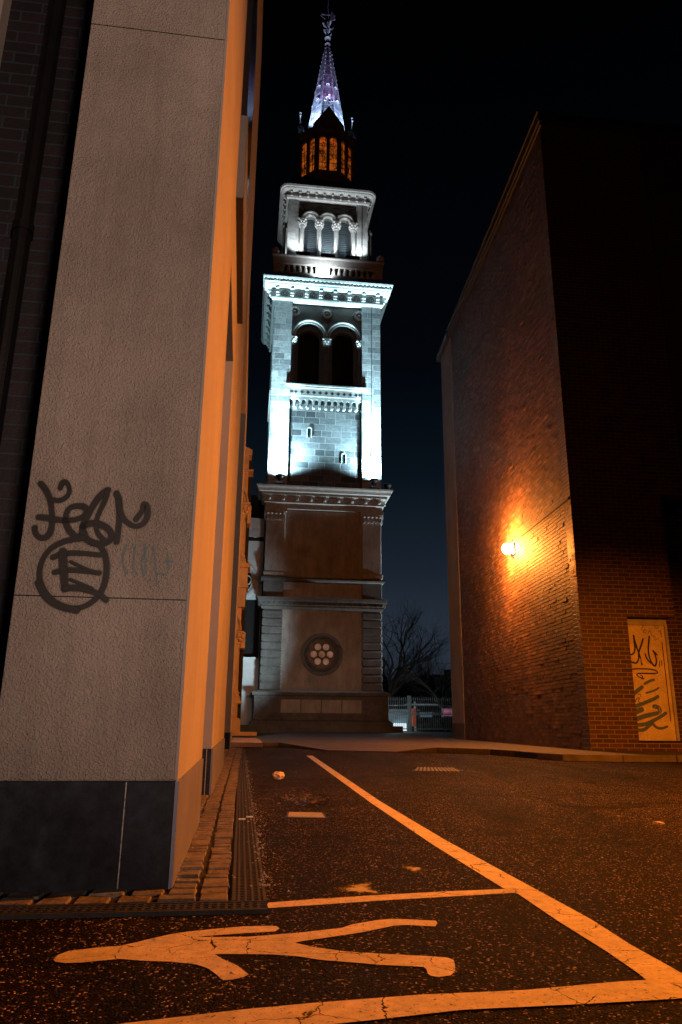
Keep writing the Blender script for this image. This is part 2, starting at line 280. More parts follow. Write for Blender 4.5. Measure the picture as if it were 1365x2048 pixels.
# ------------------------------------------------------------------ mesh builder
class B:
    def __init__(s): s.v = []; s.f = []; s.uv = []; s.T = None; s.sm = False
    def add(s, vs, fs, uvs=None):
        o = len(s.v)
        for p in vs:
            p = Vector(p); s.v.append(s.T(p) if s.T else p)
        for i, f in enumerate(fs):
            s.f.append([o+k for k in f]); s.uv.append(uvs[i] if uvs else None)
        return s
    def box(s, x0, x1, y0, y1, z0, z1):
        x0, x1 = min(x0, x1), max(x0, x1); y0, y1 = min(y0, y1), max(y0, y1); z0, z1 = min(z0, z1), max(z0, z1)
        return s.add([(x0, y0, z0), (x1, y0, z0), (x1, y1, z0), (x0, y1, z0), (x0, y0, z1), (x1, y0, z1), (x1, y1, z1), (x0, y1, z1)],
                     [(0, 3, 2, 1), (4, 5, 6, 7), (0, 1, 5, 4), (1, 2, 6, 5), (2, 3, 7, 6), (3, 0, 4, 7)])
    def prism_y(s, pts, y0, y1):      # pts in xz (counter-clockwise seen from -y)
        n = len(pts); vs = [(x, y0, z) for x, z in pts]+[(x, y1, z) for x, z in pts]
        fs = [tuple(range(n)), tuple(range(2*n-1, n-1, -1))]+[(i, i+n, (i+1) % n+n, (i+1) % n) for i in range(n)]
        return s.add(vs, fs)
    def prism_z(s, pts, z0, z1):
        n = len(pts); vs = [(x, y, z0) for x, y in pts]+[(x, y, z1) for x, y in pts]
        fs = [tuple(range(n-1, -1, -1)), tuple(range(n, 2*n))]+[(i, (i+1) % n, (i+1) % n+n, i+n) for i in range(n)]
        return s.add(vs, fs)
    def ring_y(s, cx, cz, r0, r1, y0, y1, a0=0, a1=2*math.pi, seg=24):   # arch / ring lying in the xz plane
        full = abs(a1-a0-2*math.pi) < 1e-6; k = seg if full else seg+1; vs = []
        for i in range(k):
            a = a0+(a1-a0)*i/seg
            for r, y in ((r0, y0), (r1, y0), (r1, y1), (r0, y1)): vs.append((cx+r*math.cos(a), y, cz+r*math.sin(a)))
        fs = []
        for i in range(seg):
            a = 4*i; b = 4*((i+1) % k)
            for q in range(4): fs.append((a+q, a+(q+1) % 4, b+(q+1) % 4, b+q))
        if not full: fs += [(3, 2, 1, 0), (4*seg, 4*seg+1, 4*seg+2, 4*seg+3)]
        return s.add(vs, fs)
    def disc_y(s, cx, cz, r, y0, y1, seg=20):
        return s.prism_y([(cx+r*math.cos(2*math.pi*i/seg), cz+r*math.sin(2*math.pi*i/seg)) for i in range(seg)], y0, y1)
    def lathe(s, prof, cx, cy, seg=14, cap=True):      # prof = [(r, z)]
        vs = []
        for r, z in prof:
            for i in range(seg):
                a = 2*math.pi*i/seg; vs.append((cx+r*math.cos(a), cy+r*math.sin(a), z))
        fs = []
        for j in range(len(prof)-1):
            for i in range(seg):
                a = j*seg+i; b = j*seg+(i+1) % seg; fs.append((a, b, b+seg, a+seg))
        if cap: fs += [tuple(range(seg-1, -1, -1)), tuple(range((len(prof)-1)*seg, len(prof)*seg))]
        return s.add(vs, fs)
    def loft(s, prof, cx, cy, rad=0.0, seg=6, cap=True):       # stacked square rings, half width h at height z
        vs = []; n = 4*(seg+1) if rad > 0 else 4
        for z, h in prof:
            if rad > 0:
                rr = min(rad, h*0.9)
                for q in range(4):
                    sx, sy = ((1, 1), (-1, 1), (-1, -1), (1, -1))[q]
                    for i in range(seg+1):
                        a = q*math.pi/2+math.pi/2*i/seg
                        vs.append((cx+sx*(h-rr)+rr*math.cos(a), cy+sy*(h-rr)+rr*math.sin(a), z))
            else:
                vs += [(cx+h, cy+h, z), (cx-h, cy+h, z), (cx-h, cy-h, z), (cx+h, cy-h, z)]
        fs = []
        for j in range(len(prof)-1):
            for i in range(n):
                a = j*n+i; b = j*n+(i+1) % n; fs.append((a, b, b+n, a+n))
        if cap: fs += [tuple(range(n-1, -1, -1)), tuple(range((len(prof)-1)*n, len(prof)*n))]
        return s.add(vs, fs)
    def tube(s, pts, r, seg=6, r2=None):
        pts = [Vector(p) for p in pts]; vs = []; n = len(pts)
        for i, p in enumerate(pts):
            d = (pts[min(i+1, n-1)]-pts[max(i-1, 0)]).normalized()
            a = d.orthogonal().normalized() if i == 0 else (pa-d*pa.dot(d)).normalized()
            pa = a; b = d.cross(a); rr = r if r2 is None else r+(r2-r)*i/(n-1)
            for k in range(seg):
                t = 2*math.pi*k/seg; vs.append(p+a*rr*math.cos(t)+b*rr*math.sin(t))
        fs = []
        for j in range(n-1):
            for i in range(seg):
                a = j*seg+i; b = j*seg+(i+1) % seg; fs.append((a, b, b+seg, a+seg))
        fs += [tuple(range(seg-1, -1, -1)), tuple(range((n-1)*seg, n*seg))]
        return s.add(vs, fs)
    def ball(s, c, r, seg=12, rings=8):
        prof = [(max(1e-4, r*math.sin(math.pi*j/rings)), c[2]-r*math.cos(math.pi*j/rings)) for j in range(rings+1)]
        return s.lathe(prof, c[0], c[1], seg)
    def wall_arches(s, x0, x1, z0, z1, y0, y1, ops, seg=12):    # ops = (cx, r, z_spring, z_bottom)
        xs = x0
        for cx, r, zs, zb in sorted(ops):
            if cx-r > xs+1e-4: s.box(xs, cx-r, y0, y1, z0, z1)
            if zb > z0+1e-4: s.box(cx-r, cx+r, y0, y1, z0, zb)
            for i in range(seg):
                a = math.pi-math.pi*i/seg; b = math.pi-math.pi*(i+1)/seg
                xa, za = cx+r*math.cos(a), zs+r*math.sin(a); xb, zb2 = cx+r*math.cos(b), zs+r*math.sin(b)
                vs = [(xa, y0, za), (xb, y0, zb2), (xb, y0, z1), (xa, y0, z1), (xa, y1, za), (xb, y1, zb2), (xb, y1, z1), (xa, y1, z1)]
                s.add(vs, [(0, 1, 2, 3), (7, 6, 5, 4), (0, 4, 5, 1), (3, 2, 6, 7)])
            xs = cx+r
        if x1 > xs+1e-4: s.box(xs, x1, y0, y1, z0, z1)
        return s
    def ribbon(s, pts, w, y, wend=None):     # stroke in the xz plane at depth y; UV.x 0 at the centre, 1 at the edges
        pts = smooth(pts, 3); n = len(pts)
        for i in range(n):
            d = (Vector(pts[min(i+1, n-1)])-Vector(pts[max(i-1, 0)])); d = d.normalized() if d.length > 1e-9 else Vector((1, 0))
            pn = Vector((-d.y, d.x)); p = Vector(pts[i]); ww = 1.08*w*(1.0+0.08*math.sin(i*0.17)) if wend is None else w+(wend-w)*i/(n-1)
            s.v += [Vector((*(p-pn*ww).to_tuple(), 0)).xzy + Vector((0, y, 0)), Vector((p.x, y, p.y)), Vector((*(p+pn*ww).to_tuple(), 0)).xzy + Vector((0, y, 0))]
        o = len(s.v)-3*n
        for i in range(n-1):
            a = o+3*i
            s.f.append([a, a+1, a+4, a+3]); s.uv.append([(1, 0), (0, 0), (0, 0), (1, 0)])
            s.f.append([a+1, a+2, a+5, a+4]); s.uv.append([(0, 0), (1, 0), (1, 0), (0, 0)])
        # round soft ends
        for e, q in ((0, 1), (n-1, n-2)):
            p = Vector(pts[e]); d = p-Vector(pts[q]); d = d.normalized() if d.length > 1e-9 else Vector((1, 0)); pn = Vector((-d.y, d.x)); ww = 1.08*w if wend is None or e == 0 else wend
            o = len(s.v); s.v.append(Vector((p.x, y, p.y)))
            for k in range(7):
                t = math.pi*k/6; qv = p+pn*ww*math.cos(t)+d*ww*math.sin(t); s.v.append(Vector((qv.x, y, qv.y)))
            for k in range(6):
                s.f.append([o, o+1+k, o+2+k]); s.uv.append([(0, 0), (1, 0), (1, 0)])
        return s
    def build(s, name, mat, parent=None, bevel=0, smooth_sh=False, **props):
        me = bpy.data.meshes.new(name); me.from_pydata([tuple(v) for v in s.v], [], s.f); me.validate(clean_customdata=False)
        bm = bmesh.new(); bm.from_mesh(me); custom = any(u for u in s.uv)
        if not custom:
            bmesh.ops.recalc_face_normals(bm, faces=bm.faces)
        bm.to_mesh(me); bm.free()
        uvl = me.uv_layers.new(name='UVMap')
        for pi, p in enumerate(me.polygons):
            n = p.normal; ax = max(range(3), key=lambda k: abs(n[k]))
            cu = s.uv[pi] if (custom and pi < len(s.uv)) else None
            if ax != 2:      # metric UV: along the wall horizontally, z vertically
                t = Vector((-n.y, n.x, 0)); t = t.normalized() if t.length > 1e-6 else Vector((1, 0, 0))
            for k, li in enumerate(p.loop_indices):
                v = me.vertices[me.loops[li].vertex_index].co
                if cu: uvl.data[li].uv = cu[k]
                elif ax == 2: uvl.data[li].uv = (v.x, v.y)
                else: uvl.data[li].uv = (v.dot(t), v.z)
        if smooth_sh:
            for p in me.polygons: p.use_smooth = True
        me.materials.append(M[mat] if isinstance(mat, str) else mat)
        o = bpy.data.objects.new(name, me); COL.objects.link(o)
        if parent: o.parent = parent
        if bevel:
            md = o.modifiers.new('edge', 'BEVEL'); md.width = bevel; md.segments = 2; md.limit_method = 'ANGLE'
        for k, v in props.items(): o[k] = v
        return o
def smooth(pts, it):
    pts = [tuple(p) for p in pts]
    for _ in range(it):
        if len(pts) < 3: return pts
        q = [pts[0]]
        for a, b in zip(pts, pts[1:]):
            q += [(a[0]*.75+b[0]*.25, a[1]*.75+b[1]*.25), (a[0]*.25+b[0]*.75, a[1]*.25+b[1]*.75)]
        q.append(pts[-1]); pts = q
    return pts
def thing(name, label, cat, loc=(0, 0, 0), rz=0, group=None):
    o = bpy.data.objects.new(name, None); COL.objects.link(o); o.location = loc; o.rotation_euler = (0, 0, rz)
    o['label'] = label; o['category'] = cat; o.empty_display_size = 0.3
    if group: o['group'] = group
    return o
def tag(o, label, cat, group=None, kind=None):
    if label: o['label'] = label
    if cat: o['category'] = cat
    if group: o['group'] = group
    if kind: o['kind'] = kind
    return o
def place(o, loc, rz=0): o.location = loc; o.rotation_euler = (0, 0, rz); return o
def copy_tree(o, parent=None):
    c = o.copy(); COL.objects.link(c)
    if parent: c.parent = parent
    for ch in [x for x in bpy.data.objects if x.parent == o]: copy_tree(ch, c)
    return c
def aim(o, target):
    d = Vector(target)-o.location; o.rotation_euler = d.to_track_quat('-Z', 'Y').to_euler()
def light(name, typ, loc, power, col, target=None, size=0.1, angle=60, blend=0.5):
    L = bpy.data.lights.new(name, typ); L.energy = power; L.color = col
    if typ == 'SPOT': L.spot_size = R(angle); L.spot_blend = blend; L.shadow_soft_size = size
    elif typ == 'POINT': L.shadow_soft_size = size
    elif typ == 'AREA': L.size = size
    o = bpy.data.objects.new(name, L); COL.objects.link(o); o.location = loc
    if target: aim(o, target)
    return o

# ------------------------------------------------------------------ world: night sky with city glow low down
wd = bpy.data.worlds.new('World'); SC.world = wd; wd.use_nodes = True
nt = wd.node_tree; bg = nt.nodes['Background']
sky = nt.nodes.new('ShaderNodeTexSky'); sky.sky_type = 'NISHITA'; sky.sun_disc = False; sky.sun_elevation = R(-9); sky.sun_rotation = R(20)
tc = nt.nodes.new('ShaderNodeTexCoord'); sx = nt.nodes.new('ShaderNodeSeparateXYZ'); nt.links.new(tc.outputs['Generated'], sx.inputs[0])
rp = nt.nodes.new('ShaderNodeValToRGB'); e = rp.color_ramp.elements
stops = [(0.0, (0.030, 0.040, 0.058)), (0.12, (0.024, 0.034, 0.052)), (0.20, (0.012, 0.020, 0.032)), (0.32, (0.0035, 0.0075, 0.013)), (0.46, (0.0008, 0.0018, 0.0036)), (0.75, (0.0002, 0.0004, 0.0008))]
while len(e) < len(stops): e.new(0.5)
for i, (p, c3) in enumerate(stops): e[i].position = p; e[i].color = (*c3, 1)
nt.links.new(sx.outputs[2], rp.inputs[0])
ad = nt.nodes.new('ShaderNodeMix'); ad.data_type = 'RGBA'; ad.blend_type = 'ADD'; ad.inputs[0].default_value = 0.05
mr = nt.nodes.new('ShaderNodeMapRange'); mr.inputs['From Min'].default_value = 0.1; mr.inputs['From Max'].default_value = 0.8; mr.inputs['To Min'].default_value = 0.12; mr.inputs['To Max'].default_value = 0.82
nt.links.new(sx.outputs[1], mr.inputs['Value']); dm = nt.nodes.new('ShaderNodeMix'); dm.data_type = 'RGBA'; dm.blend_type = 'MULTIPLY'; dm.inputs[0].default_value = 1.0
nt.links.new(rp.outputs[0], dm.inputs[6]); nt.links.new(mr.outputs[0], dm.inputs[7]); nt.links.new(dm.outputs[2], ad.inputs[6]); nt.links.new(sky.outputs[0], ad.inputs[7])
nt.links.new(ad.outputs[2], bg.inputs['Color']); bg.inputs['Strength'].default_value = 1.0
SC.view_settings.view_transform = 'Standard'; SC.view_settings.look = 'None'; SC.view_settings.exposure = 0; SC.view_settings.gamma = 1

# ------------------------------------------------------------------ ground
b = B()
b.add([(-150, -60, 0), (150, -60, 0), (150, 250, 0), (-150, 250, 0)], [(0, 1, 2, 3)])
tag(b.build('ground', 'asphalt'), 'dark speckled asphalt of the car park and lane', None, kind='structure')
FA = Vector((-0.521, 2.483, 0)); FYAW = R(7.38)          # corner of the rendered building
fa = Vector((math.cos(FYAW), math.sin(FYAW), 0)); fb = Vector((-math.sin(FYAW), math.cos(FYAW), 0))
# kerb line (front edge, height of top) from left to right
kp = [(gnd(455, 1497), .10), (gnd(500, 1497), .10), (gnd(568, 1496), .10), (gnd(665, 1503), .022), (gnd(804, 1503), .022), (gnd(884, 1502), .10), (gnd(990, 1504), .10),
      (gnd(1040, 1507), .10), (gnd(1085, 1511), .10), (gnd(1137, 1514), .10), (gnd(1257, 1514), .10), (gnd(1365, 1512), .10), (gnd(1365, 1512)+Vector((9, 0.1, 0)), .10)]
b = B(); j = B()
for (p, h), (q, k) in zip(kp, kp[1:]):
    L = (q-p).length; nseg = max(1, round(L/0.9)); d = (q-p)/L; nrm = Vector((-d.y, d.x, 0))
    if nrm.y < 0: nrm = -nrm
    for i in range(nseg):
        a0 = p+d*(L*i/nseg+0.006); a1 = p+d*(L*(i+1)/nseg-0.006); h0 = h+(k-h)*i/nseg; h1 = h+(k-h)*(i+1)/nseg
        w0 = nrm*0.15
        vs = [a0, a1, a1+w0, a0+w0, a0+Vector((0, 0, h0)), a1+Vector((0, 0, h1)), a1+w0+Vector((0, 0, h1)), a0+w0+Vector((0, 0, h0))]
        b.add(vs, [(0, 3, 2, 1), (4, 5, 6, 7), (0, 1, 5, 4), (1, 2, 6, 5), (2, 3, 7, 6), (3, 0, 4, 7)])
tag(b.build('kerb', 'kerb_stone', bevel=0.012), 'worn stone kerb dropping to the road in the middle', None, kind='structure')
b = B(); rows = []
for off, fz in ((0.15, None), (1.6, 0.097), (12, 0.097), (60, 0.097)):
    row = []
    for i, (p, h) in enumerate(kp):
        pr = kp[max(i-1, 0)][0]; nx = kp[min(i+1, len(kp)-1)][0]; d = (nx-pr).normalized(); nrm = Vector((-d.y, d.x, 0))
        q = p+(nrm*off if off < 1 else Vector((0, off, 0)))
        row.append((q.x, q.y, (h-0.003) if fz is None else fz))
    rows.append(row)
nk = len(kp)
b.add([p for r_ in rows for p in r_], [(i+nk*jj, i+1+nk*jj, i+1+nk*(jj+1), i+nk*(jj+1)) for jj in range(3) for i in range(nk-1)])
tag(b.build('pavement', 'paving'), 'dark raised pavement leading to the church tower', None, kind='structure')
# slabbed landing in front of the portico
lp = [gnd(x, y, .115) for x, y in ((467, 1488.5), (534, 1488.5), (532, 1485), (528, 1482), (521, 1479.5), (468, 1479.5))]
b = B(); b.prism_z([(p.x, p.y) for p in lp], 0.02, 0.12)
tag(b.build('landing_paving', 'pink_slab', bevel=0.01), 'pinkish stone landing with a rounded edge before the portico', None, kind='structure')
# painted markings (on the ground plane)
def Z(z, pts, s, ox, oy): return [gnd(x/s+ox, y/s+oy, 0).xy for x, y in pts]
def flat(name, pts, z, label, mat='road_paint'):
    bm = bmesh.new(); vs = [bm.verts.new((p[0], p[1], z)) for p in pts]
    f = bm.faces.new(vs); bmesh.ops.triangulate(bm, faces=[f])
    me = bpy.data.meshes.new(name); bm.to_mesh(me); bm.free()
    for p in me.polygons:
        if p.normal.z < 0: p.flip()
    me.materials.append(M[mat]); o = bpy.data.objects.new(name, me); COL.objects.link(o)
    return tag(o, label, None, kind='structure')
fig = [(242, 880), (250, 870), (262, 861), (300, 846), (400, 832), (500, 822), (560, 808), (600, 797), (700, 772), (760, 762), (900, 745), (980, 737), (1060, 733), (1110, 733), (1122, 742), (1105, 754), (1000, 762), (900, 771), (800, 780),
       (850, 781), (1000, 777), (1100, 767), (1200, 757), (1365, 735)]
fig = [(x/1.95, y/1.95+1480) for x, y in fig]
leg = [(350, 630), (430, 615), (470, 611), (520, 611), (612, 614), (617, 622), (610, 632), (520, 629), (480, 632), (380, 655), (280, 672), (200, 685), (165, 692), (230, 705), (330, 717), (450, 722), (600, 727), (650, 730), (670, 737), (674, 750), (676, 772), (662, 786), (625, 792), (600, 789), (590, 783), (585, 768), (575, 761), (440, 757), (370, 752), (250, 745), (180, 735), (80, 730)]
fig += [(x/1.578+500, y/1.578+1450) for x, y in leg]
low = [(1200, 848), (1100, 844), (950, 845), (870, 847), (900, 865), (960, 890), (1005, 924), (985, 935), (945, 945), (905, 949), (885, 932), (850, 905), (800, 889), (700, 880), (600, 879), (500, 873), (440, 880), (350, 890), (290, 893), (250, 889)]
fig += [(x/1.95, y/1.95+1480) for x, y in low]
flat('walking_figure_marking', [gnd(x, y).xy for x, y in fig], 0.0018, 'painted walking figure with spread arms and legs on the asphalt')
dl = [(193, 99), (400, 245), (600, 375), (822, 507), (870, 525), (1000, 610), (1150, 700), (1255, 770), (1282, 792), (1330, 800), (1450, 800), (1365, 752), (1230, 680), (1100, 600), (870, 480), (640, 360), (430, 240), (213, 99)]
flat('bay_line_marking', [gnd(x/1.578+500, y/1.578+1450).xy for x, y in dl], 0.0024, 'long painted line running away diagonally up the lane')
cl = [(84, 583), (76, 573), (84, 566), (240, 551), (400, 538), (640, 520), (840, 508), (862, 520), (640, 537), (400, 556), (240, 570)]
flat('bay_divider_marking', [gnd(x/1.578+500, y/1.578+1450).xy for x, y in cl], 0.0014, 'short painted divider meeting the diagonal line above the figure')
bl = [(-780, 1010), (-400, 965), (0, 910), (220, 885), (560, 852), (900, 830), (1200, 797), (1270, 792), (1365, 787), (1560, 772), (1560, 832), (1365, 850), (1100, 870), (700, 897), (400, 937), (0, 985), (-400, 1050), (-780, 1110)]
flat('bay_end_marking', [gnd(x/1.578+500, y/1.578+1450).xy for x, y in bl], 0.0030, 'wide painted line across the bottom below the walking figure')
def patch(name, cx, cy, rx, ry, mat, z, label):
    c0 = gnd(cx, cy); ex = (gnd(cx+rx, cy)-c0).length; ey = (gnd(cx, cy-ry)-c0).length
    b = B(); n_ = 28; vs = [(c0.x, c0.y, z)]
    for i in range(n_):
        a = 2*math.pi*i/n_; k = 1+0.25*math.sin(3*a+cx)+0.12*math.sin(7*a)
        vs.append((c0.x+ex*k*math.cos(a), c0.y+ey*k*math.sin(a), z))
    b.add(vs, [(0, 1+i, 1+(i+1) % n_) for i in range(n_)], [[(0, 0), (1, 0), (1, 0)]]*n_)
    return tag(b.build(name, mat), label, None, kind='structure')
patch('worn_paint_patch', 733, 1777, 52, 15, 'worn_paint', .0012, 'larger worn patch of old paint above the divider line')
patch('worn_paint_patch', 842, 1735, 26, 7, 'worn_paint', .0012, 'small worn paint patch right of the larger one')
patch('worn_paint_patch', 1332, 1633, 14, 4, 'worn_paint', .0012, 'tiny pale paint fleck far right on the lane')
patch('damp_patch', 615, 1602, 60, 14, 'damp_patch', .0010, 'dark damp patch under the scattered leaves')

# setts: facade frame s (along) / t (outward)
def P(s_, t_, z=0.0): q = FA+fb*s_+fa*t_; return Vector((q.x, q.y, z))
b = B(); rnd = random.Random(3)
def sett(s0, s1, t0, t1, zt=0.016):
    g = 0.009; s0 += g*rnd.uniform(.6, 1.4); s1 -= g*rnd.uniform(.6, 1.4); t0 += g*rnd.uniform(.5, 1.5); t1 -= g*rnd.uniform(.5, 1.5)
    z = zt-.004+rnd.uniform(-.004, .003); i = 0.006; jt = lambda: rnd.uniform(-.003, .003)
    lo = [P(s0+jt(), t0+jt(), -.01), P(s0+jt(), t1+jt(), -.01), P(s1+jt(), t1+jt(), -.01), P(s1+jt(), t0+jt(), -.01)]
    md = [p+Vector((0, 0, z+.01-.006)) for p in lo]; c_ = sum(lo, Vector())/4
    tp = [Vector((p.x+(c_.x-p.x)*.08, p.y+(c_.y-p.y)*.08, z+rnd.uniform(-.002, .002))) for p in lo]
    b.add(lo+md+tp, [(0, 1, 5, 4), (1, 2, 6, 5), (2, 3, 7, 6), (3, 0, 4, 7), (4, 5, 9, 8), (5, 6, 10, 9), (6, 7, 11, 10), (7, 4, 8, 11), (8, 9, 10, 11)])
for (t0, t1) in ((0.0, 0.096), (0.096, 0.192)):
    s_ = -0.095 if t0 == 0 else -0.19
    while s_ < 13.6:
        k = rnd.uniform(.060, .085) if s_ > 0 else .09
        w0 = 0.0 if s_ < 3 else 0.008*(s_-3)
        sett(s_, s_+k, t0*(1+w0/0.2), t1*(1+w0/0.2)); s_ += k
s_ = 3.5
while s_ < 13.6:
    k = rnd.uniform(.07, .1); sett(s_, s_+k, -0.09, 0.0); s_ += k
for r0, r1 in ((-0.095, 0.0), (-0.19, -0.095)):
    t_ = 0.0 if r0 > -.1 else 0.096
    while t_ > -0.75:
        k = rnd.uniform(.10, .125); sett(r0, r1, t_-k, t_); t_ -= k
s_ = 1.62
while s_ < 3.0:
    for q in range(6): sett(s_, s_+.09, -.10*(q+1), -.10*q)
    s_ += .09
tag(b.build('sett_paving', 'granite'), 'rough granite setts in two rows round the rendered building', None, kind='structure')
b = B()
b.add([P(-.2, -.8, .003), P(-.2, .2, .003), P(13.8, .30, .003), P(13.8, -.9, .003), P(0, -.8, .003)], [(0, 1, 2, 3)])
tag(b.build('sett_bedding', 'grit'), 'dark gritty bedding between the granite setts', None, kind='structure')

# linear drains
def channel(name, label, s0, s1, t0, t1, along):
    o = thing(name, label, 'drain', P(s0, t0, 0), FYAW, 'slotted drains round the pier')
    def put(bb, nm, mt, **k):
        return bb.build(nm, mt, o, **k)
    L = s1-s0; W = t1-t0     # local: x = t, y = s
    e = B()
    if along:
        e.box(0, .010, 0, L, -.01, .012); e.box(W-.010, W, 0, L, -.01, .012)
    else:
        e.box(0, W, 0, .010, -.01, .012); e.box(0, W, L-.010, L, -.01, .012)
    put(e, 'edge_rail', 'cast_iron')
    v = B(); v.box(0.01, W-.01, 0.01, L-.01, -.012, .003); put(v, 'channel_bed', 'drain_void')
    g = B()
    if along:
        for kx in range(1, 5): x = W*kx/5; g.box(x-.0035, x+.0035, 0, L, 0.002, .011)
        y = 0.02
        while y < min(L, 7.5):
            g.box(.010, W-.010, y, y+.009, 0.002, .010); y += 0.0225
        while y < L:
            g.box(.010, W-.010, y, y+.02, 0.002, .010); y += 0.045
    else:
        for kx in (1, 2, 3): y = L*kx/4; g.box(0, W, y-.0035, y+.0035, .002, .011)
        x = 0.01
        while x < W-.01: g.box(x, x+.009, .01, L-.01, .002, .010); x += .0225
    put(g, 'grating', 'cast_iron')
    return o
channel('drain_channel', 'long black slotted drain running along the facade setts', -0.19, 13.6, 0.196, 0.296, True)
channel('drain_channel', 'short slotted drain crossing in front of the stucco pier', -0.30, -0.195, -0.62, 0.296, False)
def twig(name, label, cat, pts, r0):
    b = B(); b.tube(pts, r0, 5, r0*.6); o = b.build(name, 'bark', None); tag(o, label, cat); return o
g1 = gnd(512, 1622, .01); g2 = gnd(535, 1612, .03)
twig('twig', 'thin dark twig sticking out over the drain edge', 'twig', [g1, (g1+g2)/2+Vector((0, .01, .004)), g2], .004)
for (px_, py_, lab) in ((496, 1642, 'flattened white cigarette end on the drain slots'), (511, 1637, 'longer white cigarette end at the drain edge')):
    p = gnd(px_, py_, .016); b = B(); b.tube([p-Vector((.018, 0, 0)), p+Vector((.018, .003, 0))], .004, 7); o = b.build('cigarette_end', 'white_metal', None); tag(o, lab, 'litter')
def ground_quad(pxs, z0, z1, b):
    q = [gnd(x, y) for x, y in pxs]; b.prism_z([(p.x, p.y) for p in q], z0, z1)
o = thing('inspection_cover', 'small pale square inspection cover beside the drain', 'cover', (0, 0, 0))
b = B(); ground_quad([(588, 1637), (662, 1637), (655, 1628), (590, 1628)], -.01, .006, b); b.build('lid', 'stone_grey_trim', o)
b = B(); ground_quad([(584, 1638.5), (667, 1638.5), (659, 1626.5), (586, 1626.5)], -.01, .0035, b); b.build('frame', 'cast_iron', o)
o = thing('gully_grate', 'slotted iron gully grate in the far asphalt', 'grate', (0, 0, 0))
b = B(); ground_quad([(833, 1541), (938, 1539), (918, 1531), (845, 1532)], -.01, .004, b); b.build('frame', 'drain_void', o)
b = B()
for i in range(11):
    x = 840+i*8.6; ground_quad([(x, 1540), (x+4.5, 1540), (845+i*6.6+3.6, 1532.5), (845+i*6.6, 1532.5)], -.005, .009, b)
b.build('bars', 'worn_iron', o)
# litter
bm = bmesh.new(); bmesh.ops.create_icosphere(bm, subdivisions=3, radius=0.045)
for v in bm.verts:
    k = 1+0.35*math.sin(v.co.x*130+v.co.z*90)*math.cos(v.co.y*140)+random.uniform(-.12, .12); v.co *= k; v.co.z *= 0.72; v.co.x *= 1.15
me = bpy.data.meshes.new('crumpled_bag'); bm.to_mesh(me); bm.free(); me.materials.append(M['bag_plastic'])
o = bpy.data.objects.new('crumpled_bag', me); COL.objects.link(o); g_ = gnd(567, 1561); o.location = (g_.x, g_.y, .034)
tag(o, 'crumpled orange-lit plastic bag lying on the asphalt', 'litter')
def leafpile(n_, cx, cy, rx, ry, name, label):
    b = B(); r_ = random.Random(cx)
    for i in range(n_):
        p = gnd(cx+r_.gauss(0, rx), cy+r_.gauss(0, ry)); a = r_.uniform(0, 6.28); k = r_.uniform(.010, .026); h = r_.uniform(.004, .016)
        d = Vector((math.cos(a), math.sin(a), r_.uniform(-.3, .3)))*k; e_ = Vector((-math.sin(a), math.cos(a), r_.uniform(-.3, .3)))*k*.45; q = p+Vector((0, 0, h))
        b.add([q-d, q-e_, q+d, q+e_+Vector((0, 0, .006))], [(0, 1, 2, 3)])
    return tag(b.build(name, 'leaf_litter'), label, None, kind='stuff')
leafpile(170, 618, 1602, 24, 4.5, 'leaves', 'dark fallen leaves scattered near the square cover')
b = B(); r_ = random.Random(5)
for i in range(260):
    if i < 120: q = P(r_.uniform(-.1, 8), r_.gauss(.29, .05), .012)
    elif i < 170: q = P(r_.uniform(-.02, 4), r_.gauss(.01, .012), .014)
    elif i < 210: q = kp[r_.randint(5, 10)][0]+Vector((r_.uniform(-.4, .4), r_.uniform(-.10, -.03), .004))
    else: q = gnd(r_.uniform(300, 1300), r_.uniform(1540, 1980)); q.z = .004
    k = r_.uniform(.002, .006) if i > 30 else r_.uniform(.004, .010)
    if i > 170: k *= 1.0+q.y*.08
    a = r_.uniform(0, 6.28); d = Vector((math.cos(a), math.sin(a), 0))*k; e_ = Vector((-d.y, d.x, 0))*r_.uniform(.3, .9)
    b.add([q-d, q-e_, q+d, q+e_, q+Vector((0, 0, k*.6))], [(0, 1, 4), (1, 2, 4), (2, 3, 4), (3, 0, 4)])
for i in range(420):
    q = P(r_.uniform(0, 1) ** 2*9, r_.gauss(.006, .008) if i % 2 else r_.gauss(.30, .012), .012); k = r_.uniform(.0015, .005)*(1+q.y*.05); a = r_.uniform(0, 6.28); d = Vector((math.cos(a), math.sin(a), 0))*k; e_ = Vector((-d.y, d.x, 0))*r_.uniform(.4, 1)
    b.add([q-d, q-e_, q+d, q+e_, q+Vector((0, 0, k))], [(0, 1, 4), (1, 2, 4), (2, 3, 4), (3, 0, 4)])
tag(b.build('debris', 'pale_grit' if 'pale_grit' in M else 'stone_grey_trim'), 'pale grit and crumbs along the drain and kerb', None, kind='stuff')

# ------------------------------------------------------------------ rendered building (left)
RB = thing('rendered_building', 'pale rendered building with tall openings, black plinth and graffiti on its end pier', 'building', FA, FYAW)
